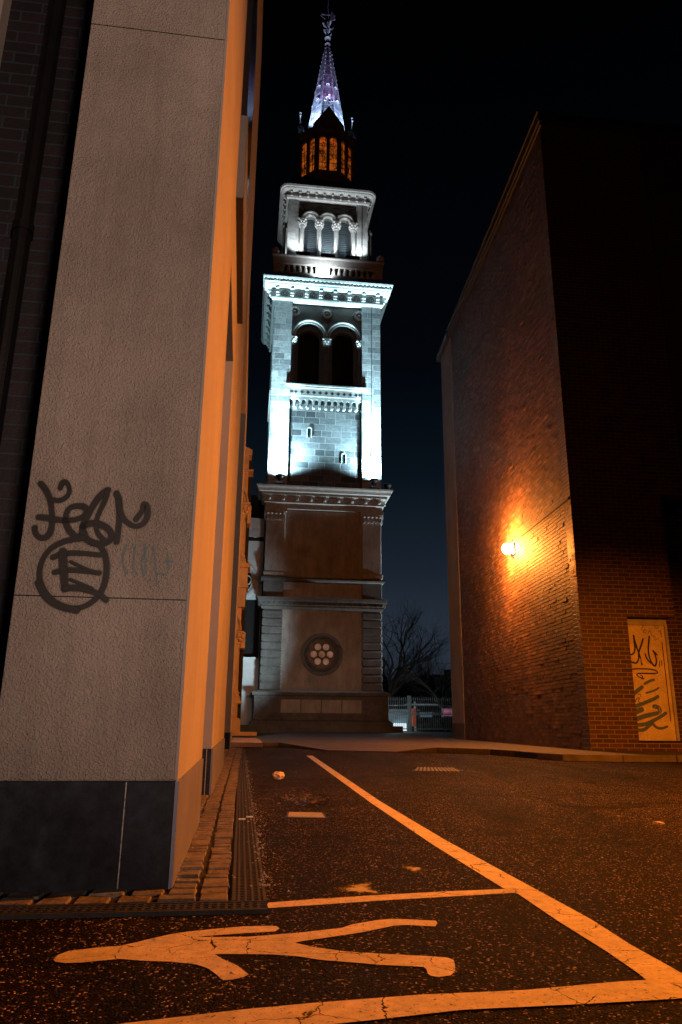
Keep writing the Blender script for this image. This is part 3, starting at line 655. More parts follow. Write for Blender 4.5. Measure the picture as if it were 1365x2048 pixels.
# local: x = outward of the facade (t), y = along (s)
W = -0.57; DEEP = -3.2
b = B()
b.box(W, 0, 0, 1.60, 0.32, 14.0)
b.build('end_pier', 'stucco', RB, bevel=0.006)
b = B(); b.box(0.0, 0.004, 0.002, 1.60, 0.32, 14.0); b.build('pier_side', 'smooth_render', RB)
b = B()
b.box(DEEP, 0.002, 3.05, 7.10, 0.32, 14.0)       # second pier
b.box(DEEP, 0.003, 12.70, 15.4, 0.32, 8.2)       # third pier
b.box(DEEP, 0.0025, 7.10, 12.70, 7.15, 8.2)
b.box(DEEP, 0.0018, 1.60, 3.05, 3.40, 14.0)
b.box(DEEP, 0.0022, 7.10, 9.7, 8.2, 14.0)
b.build('facade', 'smooth_render', RB, bevel=0.004)
b = B(); b.box(-.9, -.25, 3.03, 3.05, .33, 3.4); b.build('opening_reveal', 'stucco', RB)
b = B(); b.box(DEEP-.1, DEEP, 1.0, 13, 0.0, 14); b.box(DEEP, -.9, 1.55, 1.60, 0, 14)
b.build('inner_wall', 'interior_dark', RB)
for k, (x0, x1, y0, y1) in enumerate(((W, .012, -.012, 1.60), (DEEP, .014, 3.035, 7.10), (DEEP, .015, 12.69, 15.42))):
    b = B(); b.box(x0, 0.0, y0, y1, 0.0, .32); b.build('plinth', 'slate', RB, bevel=0.003, label='black slate plinth' if k else 'black slate plinth with a pale vertical joint')
    b = B(); b.box(0.0005, x1, y0+.002, y1, 0.0, .3195); b.build('plinth_side', 'slate_side_lit', RB)
b = B(); b.box(-.152, -.149, -.0135, -.0100, 0.0, .318); b.build('plinth_joint', 'mortar_joint', RB); b = B(); b.box(-.035, -.030, 3.0325, 3.04, 0, .318); b.build('plinth_joint', 'mortar_joint', RB)
for zz in (.90, 3.355):
    b = B(); b.box(W, 0.0, -.0008, .002, zz, zz+.004); b.build('render_joint', 'black_metal', RB)
b = B(); b.box(-.004, .006, -.004, .004, .325, 13.9); b.build('corner_bead', 'smooth_render', RB)
wb = B(); wb.box(0.0, .055, 1.78, 3.45, 4.0, 4.70); wb.build('window_apron', 'panel_grey', RB)
wb = B(); wb.box(0.004, .050, 1.79, 3.44, 3.985, 4.0); wb.box(0.0, .045, 1.80, 3.43, 4.70, 7.2); wb.build('window_box', 'dark_glass', RB)
wb = B(); wb.box(.052, .058, 1.776, 1.786, 3.985, 4.70); wb.box(.052, .058, 1.776, 3.45, 3.982, 3.988); wb.build('edge_highlight', 'aluminium', RB)  # bright strip shaped as the white highlight along the box edge
# upper brick return at the far end
b = B(); b.box(-1.2, -.03, 9.7, 10.6, 8.2, 13.6); b.build('upper_return', 'brick_red', RB)
# graffiti on the end pier, strokes in the plane y=0
pierN = Vector((-math.sin(FYAW), math.cos(FYAW), 0))
def PX(x, y):
    q = onplane(x, y, FA, pierN)-FA; return (q.dot(fa), q.z)
def Q(pts, s=2.528, ox=0, oy=940): return [PX(x/s+ox, y/s+oy) for x, y in pts]
b = B(); w_ = .0112; Y0 = -.0022
strokes = [([(205, 98), (230, 125), (255, 175), (265, 240), (268, 300), (258, 350), (230, 375), (200, 370), (180, 345), (180, 322)], w_),
           ([(262, 178), (300, 185), (340, 165), (355, 130), (340, 88), (315, 85), (305, 120)], w_*.85),
           ([(198, 268), (250, 272), (330, 285), (400, 275), (440, 250), (440, 215), (400, 205), (355, 215), (335, 250), (335, 300), (360, 340), (395, 370), (430, 345)], w_),
           ([(545, 125), (510, 150), (475, 200), (445, 260), (420, 310), (425, 360), (470, 395), (530, 400), (570, 375), (565, 330), (520, 300), (465, 290), (425, 310)], w_*1.1),
           ([(545, 125), (535, 175), (505, 235), (485, 300), (500, 350), (540, 385)], w_*.85),
           ([(590, 140), (605, 180), (608, 240), (605, 310), (595, 385)], w_*1.05),
           ([(600, 180), (610, 240), (640, 285), (690, 310), (735, 290), (752, 245), (745, 195), (725, 190), (725, 225), (690, 270)], w_*.95),
           ([(430, 370), (350, 380), (270, 415), (220, 480), (205, 560), (225, 640), (290, 705), (370, 730), (450, 715), (520, 655), (550, 560), (545, 460), (515, 405), (470, 390)], w_*.95),
           ([(205, 600), (250, 680), (320, 720), (400, 735)], w_*1.2),
           ([(275, 470), (320, 450), (400, 445), (470, 450), (520, 455), (535, 440)], w_*.9),
           ([(285, 545), (350, 530), (430, 535), (510, 545)], w_*.9),
           ([(325, 440), (328, 500), (335, 570), (340, 625)], w_*1.3),
           ([(340, 625), (400, 620), (470, 635), (520, 655), (548, 680)], w_*1.0),
           ([(365, 490), (420, 515), (480, 540)], w_*.5), ([(365, 580), (430, 605), (480, 625)], w_*.5)]
for i, (pts, w0) in enumerate(strokes): b.ribbon(Q(pts), w0, Y0-.0004*i)
g_o = b.build('graffiti', 'black_spray', RB, label='black spray-painted tag above a circled letter E')
b = B()
for i, (pts, w0) in enumerate(strokes): b.ribbon(Q(pts), w0*1.7, -.0014-.00005*i)
b.build('overspray', 'black_mist', g_o)
b = B()
for i, pts in enumerate([[(645, 400), (625, 450), (630, 510), (650, 545)], [(690, 400), (682, 460), (680, 520), (700, 545)], [(735, 395), (742, 460), (745, 540)], [(780, 405), (790, 470), (800, 540), (800, 600)], [(840, 480), (880, 478)], [(855, 440), (860, 520)], [(750, 410), (720, 480), (735, 550)], [(800, 540), (850, 545)]]):
    b.ribbon(Q(pts), .0045, Y0-.0003*i)
b.build('graffiti', 'teal_spray', RB, label='faint teal scribble right of the black tag')

# brick porch behind the pier
PB = thing('brick_porch', 'dark brick porch wall with black downpipe behind the stucco pier', 'brick wall', FA+fb*.92+fa*-.45, FYAW)
b = B(); b.box(-3.2, -.14, 0, .22, 0, 9); b.build('wall', 'brick_porch', PB)
pc = onplane(24, 560, FA+fb*.85, pierN)-(FA+fb*.92+fa*-.45)
b = B(); xx = pc.dot(fa); b.lathe([(.045, 0), (.045, 9)], xx, -.07, 16)
b.build('downpipe', 'black_metal', PB, smooth_sh=False)
for zz in (1.1, 2.9, 4.7):
    b = B(); b.lathe([(.053, zz), (.053, zz+.05)], xx, -.07, 16); b.box(xx-.02, xx+.02, -.07, 0, zz+.01, zz+.04); b.build('pipe_bracket', 'black_metal', PB)
pc2 = onplane(4, 20, FA+fb*.85, pierN)-(FA+fb*.92+fa*-.45)
b = B(); b.box(pc2.dot(fa)-.3, pc2.dot(fa)-.03, -.10, 0, 2.9, 9); b.build('reveal_strip', 'smooth_render', PB)

# ------------------------------------------------------------------ church tower
TY = R(7); TO = Vector((-1.010, 40, 0)); ta = Vector((math.cos(TY), math.sin(TY), 0)); tb = Vector((-math.sin(TY), math.cos(TY), 0))
TO = TO+ta*.06
TW = thing('church_tower', 'tall floodlit stone church tower with twin belfry arches and thin octagonal spire', 'church tower', TO, TY)
HH = 3.3; CYT = HH
def face(k):       # k quarter turns about the tower axis
    a = k*math.pi/2; ca, sa = math.cos(a), math.sin(a)
    def T(p):
        x, y = p.x, p.y-CYT
        return Vector((x*ca-y*sa, x*sa+y*ca+CYT, p.z))
    return T
FACES = (0, 1, 2, 3); SIDE = (0, 1, 3)
def allf(fn, name, mat, parent=TW, faces=FACES, **k):
    b = B()
    for q in faces: b.T = face(q); fn(b)
    b.T = None
    return b.build(name, mat, parent, **k)
def uzp(x, y, off=0):
    q = onplane(x, y, TO+tb*off, tb)-TO; return q.dot(ta), q.z
# base
b = B(); b.box(-4.2, 4.25, -.75, 7.4, 0, .42); b.build('base_step', 'dirty_stone', TW, bevel=.03)
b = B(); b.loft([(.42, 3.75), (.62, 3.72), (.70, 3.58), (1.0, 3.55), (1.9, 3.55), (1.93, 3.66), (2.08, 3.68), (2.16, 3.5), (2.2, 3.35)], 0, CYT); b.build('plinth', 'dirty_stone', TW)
b = B()
for i in range(4): x0 = -2.15+i*1.08; b.box(x0, x0+1.03, -.262, -.235, 1.05, 1.72)
b.build('plinth_panel', 'lower_stucco', TW)
# lower stage
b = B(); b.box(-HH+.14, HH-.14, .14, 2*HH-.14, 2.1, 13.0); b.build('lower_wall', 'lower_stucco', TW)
def corners(fn, name, mat, parent=TW, h=HH, w=1.12, **k):
    for sx in (-1, 1):
        for sy in (-1, 1):
            b = B(); fn(b, lambda e, z0, z1: b.box(sx*(h+e), sx*(h-w-min(e, 0)), CYT+sy*(h+e), CYT+sy*(h-w-min(e, 0)), z0, z1)); b.build(name, mat, parent, **k)
def qn(b, bx):
    z = 2.2; bx(-.05, 2.15, 6.5)
    for i in range(10): bx(0, z+.035, z+.425-.035); z += .425
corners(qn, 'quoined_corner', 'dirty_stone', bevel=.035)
# rose window
rw = B(); rw.ring_y(0, 4.12, .98, 1.14, .02, .2, seg=36); rw.ring_y(0, 4.12, .82, .96, .07, .2, seg=36); rw.ring_y(0, 4.12, .74, .80, .03, .2, seg=36)
rw = rw.build('rose_window', 'dirty_stone', TW)
b = B(); b.disc_y(0, 4.12, .76, .125, .16, 32); b.build('tracery', 'black_metal', rw)
b = B(); b.ring_y(0, 4.12, .87, .91, .055, .075, seg=36)
for q in range(28): a = 2*math.pi*q/28; b.ball((.89*math.cos(a), .07, 4.12+.89*math.sin(a)), .045, 6, 4)
b.build('bead_moulding', 'dirty_stone', rw)
for q in range(7):
    a = math.pi*q/3; cx, cz = (0, 4.12) if q == 6 else (.445*math.cos(a), 4.12+.445*math.sin(a))
    b = B(); b.disc_y(cx, cz, .175, .112, .124, 18); p_ = b.build('pane', 'rose_pane', rw)
    b = B(); b.ring_y(cx, cz, .175, .205, .09, .12, seg=18); b.build('pane_ring', 'dirty_stone', rw)
# first cornice, frieze, string
b = B(); b.loft([(6.50, 3.32), (6.62, 3.40), (6.70, 3.40), (6.95, 3.56), (7.12, 3.60), (7.14, 3.3)], 0, CYT); b.build('lower_cornice', 'dirty_stone', TW)
def leafm(b):
    for i in range(24): x = -3.25+i*.283; b.prism_y([(x-.1, 6.95), (x, 6.72), (x+.1, 6.95)], -.22, .05)
allf(leafm, 'leaf_moulding', 'dirty_stone', faces=SIDE)
corners(lambda b, bx: bx(0, 7.14, 8.05), 'pedestal', 'dirty_stone', bevel=.02)
b = B(); b.loft([(8.02, 3.2), (8.08, 3.42), (8.16, 3.46), (8.26, 3.44), (8.32, 3.2)], 0, CYT); b.build('string_course', 'dirty_stone', TW)
corners(lambda b, bx: (bx(-.02, 8.55, 12.1), bx(.04, 8.32, 8.56)), 'pilaster', 'lower_stucco', bevel=.02)
for f in SIDE:
    for sx in (-1, 1):
        b = B(); b.T = face(f); x0, x1 = sx*(HH+.02), sx*(HH-1.12)
        b.box(x0+sx*.06, x1-sx*.06, -.10, .25, 12.02, 12.2)
        for i in range(5):
            x = x0+(x1-x0)*(i+.5)/5
            b.prism_y([(x-.11, 12.02), (x-.03, 11.55), (x+.03, 11.55), (x+.11, 12.02)], -.08, .0); b.ball((x, -.06, 11.9), .07, 6, 4)
        b.build('pilaster_capital', 'carved_stone', TW)
# second cornice with brackets and dentils
b = B(); b.loft([(12.2, 3.22), (12.2, 3.36), (12.5, 3.36), (12.55, 3.44), (12.62, 3.44), (12.62, 3.36), (12.92, 3.38), (12.95, 3.5), (13.08, 3.52), (13.12, 3.76), (13.26, 3.80), (13.36, 3.88), (13.44, 3.90), (13.47, 3.3), (13.6, 3.28)], 0, CYT)
cor2 = b.build('middle_cornice', 'carved_stone', TW)
def br2(b):
    for i in range(9):
        x = -3.15+i*.7875; b.prism_z([(x-.09, -.22), (x+.09, -.22), (x+.09, .0), (x-.09, .0)], 12.66, 12.93); b.ball((x, -.2, 12.72), .09, 6, 4)
    for i in range(52): x = -3.55+i*.139; b.box(x-.04, x+.04, -.32, -.18, 12.96, 13.08)
allf(br2, 'brackets', 'carved_stone', cor2, faces=SIDE)
# floodlit shaft
def shaft_corner(b, z0, z1, mat=None):
    b.box(-HH, -HH+1.12, 0, 1.12, z0, z1); b.box(HH-1.12, HH, 0, 1.12, z0, z1)
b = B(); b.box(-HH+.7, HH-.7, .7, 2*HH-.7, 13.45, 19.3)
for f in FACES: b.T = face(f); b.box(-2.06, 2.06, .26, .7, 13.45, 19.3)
b.T = None; b.build('shaft_wall', 'rock_ashlar_dim', TW)
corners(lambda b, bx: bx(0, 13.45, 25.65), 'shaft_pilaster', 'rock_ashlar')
for (px, py) in ((616, 866), (686, 917)):
    u, z = uzp(px, py, .26)
    b = B(); b.ring_y(u, z+.18, .10, .15, .20, .27, 0, math.pi, 10); b.box(u-.15, u-.10, .20, .27, z-.32, z+.18); b.box(u+.10, u+.15, .20, .27, z-.32, z+.18)
    sl = b.build('slit_window', 'carved_stone', TW)
    b = B(); b.box(u-.10, u+.10, .252, .258, z-.32, z+.18); b.disc_y(u, z+.18, .10, .252, .258, 14); b.build('pane', 'drain_void', sl)
def band(b):
    ops = [(-2.07+.3765*i, .125, 18.98, 18.6) for i in range(12)]
    b.wall_arches(-2.18, 2.18, 18.62, 19.30, .10, .27, ops, 8); b.box(-2.18, 2.18, .06, .27, 19.30, 19.78)
    for i in range(13): x = -2.18+.3633*i; b.box(max(-2.18, x-.06), min(2.18, x+.06), .07, .2, 18.5, 18.62)
allf(band, 'corbel_table', 'carved_stone', faces=SIDE)
for f in SIDE:
    for i in range(13):
        x = -2.18+.3633*i; x = max(-2.05, min(2.05, x)); z = 19.53; b = B(); b.T = face(f)
        q = [(-.035, -.10), (.035, -.10), (.035, -.035), (.10, -.035), (.10, .035), (.035, .035), (.035, .10), (-.035, .10), (-.035, .035), (-.10, .035), (-.10, -.035), (-.035, -.035)]
        b.prism_y([(x+a, z+c_) for a, c_ in q], .054, .062); b.build('quatrefoil', 'drain_void', TW)
def sill(b): b.box(-2.42, 2.42, -.07, .4, 19.92, 20.02); b.box(-2.3, 2.3, -.03, .4, 19.80, 19.92)
allf(sill, 'belfry_sill', 'carved_stone', faces=SIDE)
b = B(); b.box(-HH+.3, HH-.3, .3, 2*HH-.3, 19.3, 19.9); b.build('belfry_floor', 'dirty_stone', TW)
def bwall(b):
    b.wall_arches(-2.18, 2.18, 19.9, 25.62, .62, .95, [(-1.06, .66, 23.35, 19.95), (1.06, .66, 23.35, 19.95)], 16)
    b.wall_arches(-2.18, 2.18, 23.38, 25.62, .36, .62, [(-1.06, .90, 23.45, 23.38), (1.06, .90, 23.45, 23.38)], 16)
allf(bwall, 'belfry_wall', 'dirty_stone')
b = B(); b.box(-2.2, 2.2, 1.6, 2*HH-1.6, 19.9, 25.4); b.build('belfry_core', 'drain_void', TW)
def barch(cx):
    def f(b): b.ring_y(cx, 23.45, .99, 1.07, .16, .36, 0, math.pi, 28); b.ring_y(cx, 23.45, .86, .93, .26, .40, 0, math.pi, 28)
    return f
for cx in (-1.06, 1.06):
    for f in SIDE: allf(barch(cx), 'belfry_arch', 'carved_stone', faces=(f,))
def bcol(cx, f):
    b = B(); b.T = face(f)
    b.lathe([(.20, 20.02), (.20, 20.15), (.16, 20.25), (.13, 20.35), (.125, 22.75)], cx, .36, 12); o = b.build('belfry_column', 'dirty_stone', TW)
    b = B(); b.T = face(f); capital(b, cx, .34, 22.75, 23.25, .14, .27); b.build('capital', 'carved_stone', o)
def capital(b, cx, cy, z0, z1, r0, r1):
    h = z1-z0
    b.lathe([(r0*1.15, z0), (r0*1.15, z0+h*.08), (r0, z0+h*.12), (r0*1.1, z0+h*.5), (r1*.85, z0+h*.85)], cx, cy, 10)
    b.box(cx-r1, cx+r1, cy-r1, cy+r1, z0+h*.86, z1)
    for ring, (zz, rr, sz, n_) in enumerate(((.35, .5, .20, 8), (.62, .8, .22, 8))):
        for q in range(n_):
            a = 2*math.pi*(q+.5*ring)/n_; r_ = r0+(r1-r0)*rr
            b.ball((cx+r_*math.cos(a), cy+r_*math.sin(a), z0+h*zz), h*sz*.75, 6, 4)
for f in SIDE:
    for cx in (-2.10, 0, 2.10): bcol(cx, f)
def ros(cx, f):
    b = B(); b.T = face(f); b.ring_y(cx, 25.06, .20, .27, .22, .37, seg=18)
    for q in range(14): a = 2*math.pi*q/14; b.ball((cx+.31*math.cos(a), .27, 25.06+.31*math.sin(a)), .055, 6, 4)
    b.ball((cx, .34, 25.06), .12, 8, 6); b.build('rosette', 'carved_stone', TW)
for f in SIDE:
    for cx in (-2.02, 0.0, 2.02): ros(cx, f)
# great cornice
b = B(); b.loft([(25.62, 3.2), (25.62, 3.42), (25.72, 3.46), (25.80, 3.46), (25.80, 3.34), (26.40, 3.34), (26.40, 3.82), (26.50, 3.85), (26.54, 3.92), (26.58, 3.92), (26.58, 3.88), (26.70, 3.88), (26.72, 3.99), (26.84, 4.03), (26.92, 4.03), (26.96, 3.4)], 0, CYT)
cor3 = b.build('great_cornice', 'carved_stone', TW)
def br3(cx, f):
    b = B(); b.T = face(f); w = .11
    b.box(cx-w, cx+w, -.44, .02, 26.22, 26.40); b.box(cx-w+.004, cx+w-.004, -.32, .02, 25.98, 26.22); b.box(cx-w, cx+w, -.24, .02, 25.84, 25.98)
    b.build('bracket', 'carved_stone', cor3)
for f in SIDE:
    for i in range(8): br3(-3.12+i*.891, f)
for f in SIDE:
    for i in range(7):
        cx = -3.12+(i+.5)*.891; b = B(); b.T = face(f); b.ring_y(cx, 26.08, .18, .23, -.075, -.03, seg=18)
        for q in range(5): a = math.pi/2+2*math.pi*q/5; b.box(cx+.1*math.cos(a)-.045, cx+.1*math.cos(a)+.045, -.07, -.03, 26.08+.1*math.sin(a)-.045, 26.08+.1*math.sin(a)+.045)
        b.build('roundel', 'dirty_stone', cor3)
def rnd3(b):
    for i in range(30): x = -3.85+i*.265; b.lathe([(.10, 26.6), (.10, 26.7)], x, -.58, 8)
allf(rnd3, 'shell_moulding', 'dirty_stone', cor3, faces=SIDE)
# balustrade
BH = 3.42
b = B(); b.loft([(28.15, BH-.05), (28.18, BH+.06), (28.62, BH+.08), (28.70, BH+.14), (28.76, BH+.14), (28.78, BH-.35), (28.6, BH-.35), (28.2, BH-.35), (28.15, BH-.2)], 0, CYT, cap=False)
bal = b.build('balustrade', 'carved_stone', TW)
b = B(); b.loft([(26.9, BH), (27.60, BH), (27.60, BH-.3), (26.9, BH-.3)], 0, CYT, cap=False); b.build('base_rail', 'carved_stone', bal)
off = -(BH-HH)
b0 = B(); b0.lathe([(.07, 27.60), (.09, 27.66), (.135, 27.78), (.12, 27.94), (.07, 28.04), (.09, 28.10), (.09, 28.15)], 0, 0, 10); me = None
proto = None
for f in SIDE:
    for i in range(17):
        x = -2.88+i*.36
        if abs(x+.36) < .5: continue
        p_ = face(f)(Vector((x, off+.14, 0)))
        if proto is None: proto = b0.build('baluster', 'carved_stone', bal); proto.location = p_
        else: o = proto.copy(); COL.objects.link(o); o.parent = bal; o.location = p_
for f in SIDE:
    b = B(); b.T = face(f); b.box(-.80, .08, off-.02, off+.3, 27.60, 28.15); b.build('central_pedestal', 'carved_stone', bal)
corners(lambda b, bx: bx(.03, 26.95, 28.15), 'corner_pedestal', 'carved_stone', bal, h=BH, w=.5)
for sx in (-1, 1):
    for sy in (0, 1):
        b = B(); cx = sx*(BH-.05); cy = off+.25 if sy == 0 else 2*HH-off-.25
        b.lathe([(.10, 28.76), (.05, 28.85), (.05, 28.95)], cx, cy, 10); b.ball((cx, cy, 29.18), .26, 14, 10); b.build('ball_finial', 'carved_stone', bal, smooth_sh=True)
# upper stage
UH = 2.62; uo = HH-UH
b = B(); b.box(-UH+.9, UH-.9, uo+.9, 2*HH-uo-.9, 27.6, 33.7); b.build('upper_core', 'drain_void', TW)
corners(lambda b, bx: bx(0, 28.6, 33.72), 'upper_pilaster', 'smooth_ashlar', h=UH, w=.72)
b = B(); b.loft([(28.5, 3.0), (28.9, 3.0), (29.15, UH+.28), (29.22, UH+.2), (29.22, UH-.8)], 0, CYT); b.build('upper_base', 'carved_stone', TW)
def uwall(b):
    b.wall_arches(-1.92, 1.92, 32.15, 33.7, uo+.22, uo+.5, [(-1.12, .38, 32.18, 32.15), (0, .38, 32.18, 32.15), (1.12, .38, 32.18, 32.15)], 14)
    for sx in (-1, 1): b.box(sx*1.92, sx*1.52, uo+.22, uo+.5, 29.2, 32.15)
    for x in (-.56, .56): b.box(x-.14, x+.14, uo+.26, uo+.5, 29.2, 32.15)
allf(uwall, 'upper_wall', 'dirty_stone')
def ulouv(b): b.box(-1.6, 1.6, uo+.52, uo+.58, 29.2, 32.6)
allf(ulouv, 'louvres', 'louvre_slate', faces=SIDE)
def ubar(b):
    for cx in (-1.12, 0, 1.12):
        for z in (30.25, 31.6): b.box(cx-.42, cx+.42, uo+.49, uo+.515, z, z+.03)
allf(ubar, 'louvre_bars', 'lead_grey', faces=SIDE)
for f in SIDE:
    for cx in (-1.68, -.56, .56, 1.68):
        b = B(); b.T = face(f)
        b.box(cx-.22, cx+.22, uo-.14, uo+.26, 29.2, 29.32); b.lathe([(.20, 29.32), (.20, 29.38), (.15, 29.44), (.18, 29.5), (.145, 29.56), (.14, 31.55)], cx, uo+.06, 12)
        o = b.build('upper_column', 'carved_stone', TW)
        b = B(); b.T = face(f); capital(b, cx, uo+.06, 31.55, 32.12, .15, .27); b.build('capital', 'carved_stone', o)
    for cx in (-1.12, 0, 1.12):
        b = B(); b.T = face(f); b.ring_y(cx, 32.18, .38, .56, uo+.02, uo+.3, 0, math.pi, 20)
        b.ring_y(cx, 32.18, .56, .62, uo-.06, uo+.25, 0, math.pi, 20)
        for q in range(14): a = math.pi*(q+.5)/14; b.ball((cx+.64*math.cos(a), uo-.04, 32.18+.64*math.sin(a)), .035, 5, 3)
        b.build('upper_arch', 'carved_stone', TW)
def ocul(b):
    for cx in (-1.65, -.55, .55, 1.65): b.ring_y(cx, 33.25, .22, .30, uo+.16, uo+.23, seg=18); b.disc_y(cx, 33.25, .22, uo+.21, uo+.218, 16)
allf(ocul, 'oculi', 'dirty_stone', faces=SIDE)
# angle shafts at the upper corners
for sx in (-1, 1):
    b = B(); cx = sx*(UH+.20); cy = uo+.30
    b.lathe([(.16, 29.22), (.11, 29.4), (.105, 31.55), (.17, 31.7)], cx, cy, 10); b.ball((cx, cy, 31.85), .14, 8, 6); b.build('angle_shaft', 'dirty_stone', TW)
b = B(); b.loft([(33.66, UH), (33.68, UH+.12), (33.80, UH+.16), (33.84, UH+.16), (33.84, UH+.06), (34.15, UH+.08)], 0, CYT, 0.0); b.build('upper_frieze', 'carved_stone', TW)
b = B(); b.loft([(34.13, UH+.06), (34.14, UH+.38), (34.20, UH+.46), (34.25, UH+.46), (34.28, UH+.54), (34.40, UH+.57), (34.43, UH+.3), (35.0, 2.3)], 0, CYT, .55); cor4 = b.build('upper_cornice', 'carved_stone', TW)
for f in SIDE:
    for i in range(10):
        b = B(); b.T = face(f); cx = -2.43+i*.54; b.box(cx-.075, cx+.075, uo-.32, uo-.05, 33.98, 34.14); b.box(cx-.07, cx+.07, uo-.25, uo-.05, 33.76, 33.98); b.build('bracket', 'carved_stone', cor4)
# lightning cable
b = B(); b.tube([(2.30, -.03, 14.0), (2.75, -.03, 16), (2.75, -.03, 25.6)], .02, 5); b.tube([(2.25, uo-.03, 29.2), (2.25, uo-.03, 33.7)], .02, 5); b.build('lightning_cable', 'black_metal', TW)
# lantern (octagon)
AP = 1.95; S8 = 2*AP*math.tan(math.pi/8)
def oct_T(k, dy=0):
    a = k*math.pi/4; ca, sa = math.cos(a), math.sin(a)
    return lambda p: Vector((p.x*ca-(p.y)*sa, p.x*sa+(p.y)*ca+CYT, p.z))
b = B()
b.lathe([(2.35, 34.9), (2.30, 35.3), (2.16, 35.4), (2.12, 36.5), (2.2, 36.6), (2.2, 36.7), (2.0, 36.72)], 0, CYT, 8)
TW8 = b
bm_pts = B()
rot = math.pi/8
def olathe(b, prof):
    b.T = lambda p: Vector((p.x*math.cos(rot)-(p.y-CYT)*math.sin(rot), p.x*math.sin(rot)+(p.y-CYT)*math.cos(rot)+CYT, p.z)); b.lathe(prof, 0, CYT, 8); b.T = None
b = B(); olathe(b, [(2.35, 34.9), (2.32, 35.3), (2.18, 35.4), (2.14, 36.5), (2.22, 36.6), (2.22, 36.72), (2.0, 36.74)]); b.build('lantern_base', 'dirty_stone', TW)
b = B(); olathe(b, [(2.1, 39.98), (2.22, 40.05), (2.3, 40.2), (2.3, 40.35), (1.9, 40.5), (1.55, 40.7)]); b.build('lantern_cornice', 'dirty_stone', TW)
b = B()
for k in range(8):
    b.T = oct_T(k); b.wall_arches(-S8/2, S8/2, 36.7, 40.0, -AP, -AP+.22, [(-.36, .25, 39.4, 36.8), (.36, .25, 39.4, 36.8)], 10)
    b.T = oct_T(k); b.box(-.05, .05, -AP-.05, -AP, 36.75, 39.3); b.box(-S8/2-.07, -S8/2+.10, -AP-.06, -AP+.05, 36.75, 40.0)
b.T = None; b.build('lantern_walls', 'dirty_stone', TW)
for k in (0, 1, 2, 6, 7):
    for cx in (-.37, .37):
        b = B(); b.T = oct_T(k); b.box(cx-.31, cx+.31, -AP+.14, -AP+.15, 36.8, 39.4); b.disc_y(cx, 39.4, .31, -AP+.14, -AP+.15, 14)
        o = b.build('lantern_window', 'lantern_glow', TW)
        b = B(); b.T = oct_T(k); b.box(cx-.012, cx+.012, -AP+.10, -AP+.13, 36.8, 39.7)
        rr = random.Random(k*7+int(cx*10))
        for z in (37.5, 38.2, 38.9): b.box(cx-.30, cx+.30, -AP+.10, -AP+.13, z, z+.02)
        for q in range(16):
            x0 = cx+rr.uniform(-.28, .28); z0 = rr.uniform(36.9, 39.5); a = rr.uniform(0, 6.28); L_ = rr.uniform(.2, .5)
            b.tube([(x0, -AP+.11, z0), (max(cx-.29, min(cx+.29, x0+L_*math.cos(a)*.5)), -AP+.11, min(39.6, z0+L_*math.sin(a)))], .024, 4)
        b.build('window_bars', 'black_metal', o)
for k in (0, 2, 4, 6):
    b = B(); b.T = oct_T(k); b.prism_y([(-1.08, 40.2), (1.08, 40.2), (1.08, 40.5), (0, 42.15), (-1.08, 40.5)], -AP-.12, -AP+.35)
    g = b.build('gable', 'dirty_stone', TW)
    b = B(); b.T = oct_T(k); y = -AP+.05
    b.tube([(0, y, 42.1), (0, y, 43.25)], .03, 6); b.box(-.28, .28, y-.03, y+.03, 42.75, 42.82); b.ball((-.28, y, 42.78), .07, 6, 4); b.ball((.28, y, 42.78), .07, 6, 4); b.ball((0, y, 43.28), .09, 6, 4); b.ball((0, y, 42.45), .1, 6, 4)
    for sx in (-1, 1): b.tube([(sx*.05, y, 42.5), (sx*.2, y, 42.48), (sx*.25, y, 42.6), (sx*.15, y, 42.66)], .022, 5)
    b.build('gable_cross', 'carved_stone', g)
# spire
b = B(); olathe(b, [(1.62, 40.4), (1.48, 41.0), (.62, 46.9), (.24, 49.3), (.20, 49.35), (.24, 49.5), (.17, 49.6)])
sp = b.build('spire', 'spire_stone', TW)
def luc(b):
    for k in range(8):
        for z, r_ in ((43.9, .16), (45.3, .12)):
            y = -(1.48-(z-41)*.1458)*math.cos(math.pi/8); b.T = oct_T(k); b.ring_y(0, z, r_*.7, r_, y-.1, y+.06, 0, math.pi, 8); b.box(-r_*.7, r_*.7, y-.02, y+.01, z-.2, z)
b = B(); luc(b); b.T = None; b.build('lucarnes', 'carved_stone', sp)
b = B()
for k in range(8):
    b.T = oct_T(k+.5); b.tube([(0, -1.5, 40.9), (0, -.63, 46.9), (0, -.24, 49.3)], .035, 5)
    for q in range(9): t = q/9; z = 45.5+t*3.8; b.ball((0, -(1.5-(z-41)*.1458), z), .05, 5, 4)
b.T = None; b.build('spire_ribs', 'carved_stone', sp)
b = B(); b.lathe([(.17, 49.55), (.12, 49.8), (.22, 49.95), (.12, 50.1), (.10, 50.4), (.24, 50.55), (.12, 50.7), (.08, 51.0)], 0, CYT, 10)
for z, r_ in ((51.1, .30), (51.7, .42)):
    for q in range(4): a = q*math.pi/2+.4; b.tube([(0, CYT, z-.2), (r_*.7*math.cos(a), CYT+r_*.7*math.sin(a), z-.1), (r_*math.cos(a), CYT+r_*math.sin(a), z+.15)], .05, 5, .08)
b.lathe([(.10, 51.0), (.16, 51.35), (.08, 51.6), (.12, 52.1), (.05, 52.4)], 0, CYT, 8)
b.build('finial', 'carved_stone', sp)
b = B(); b.tube([(0, CYT, 52.2), (.03, CYT, 53.0), (-.02, CYT, 53.6), (.02, CYT, 55.2)], .03, 5); b.box(-.55, .55, CYT-.03, CYT+.03, 52.85, 52.93)
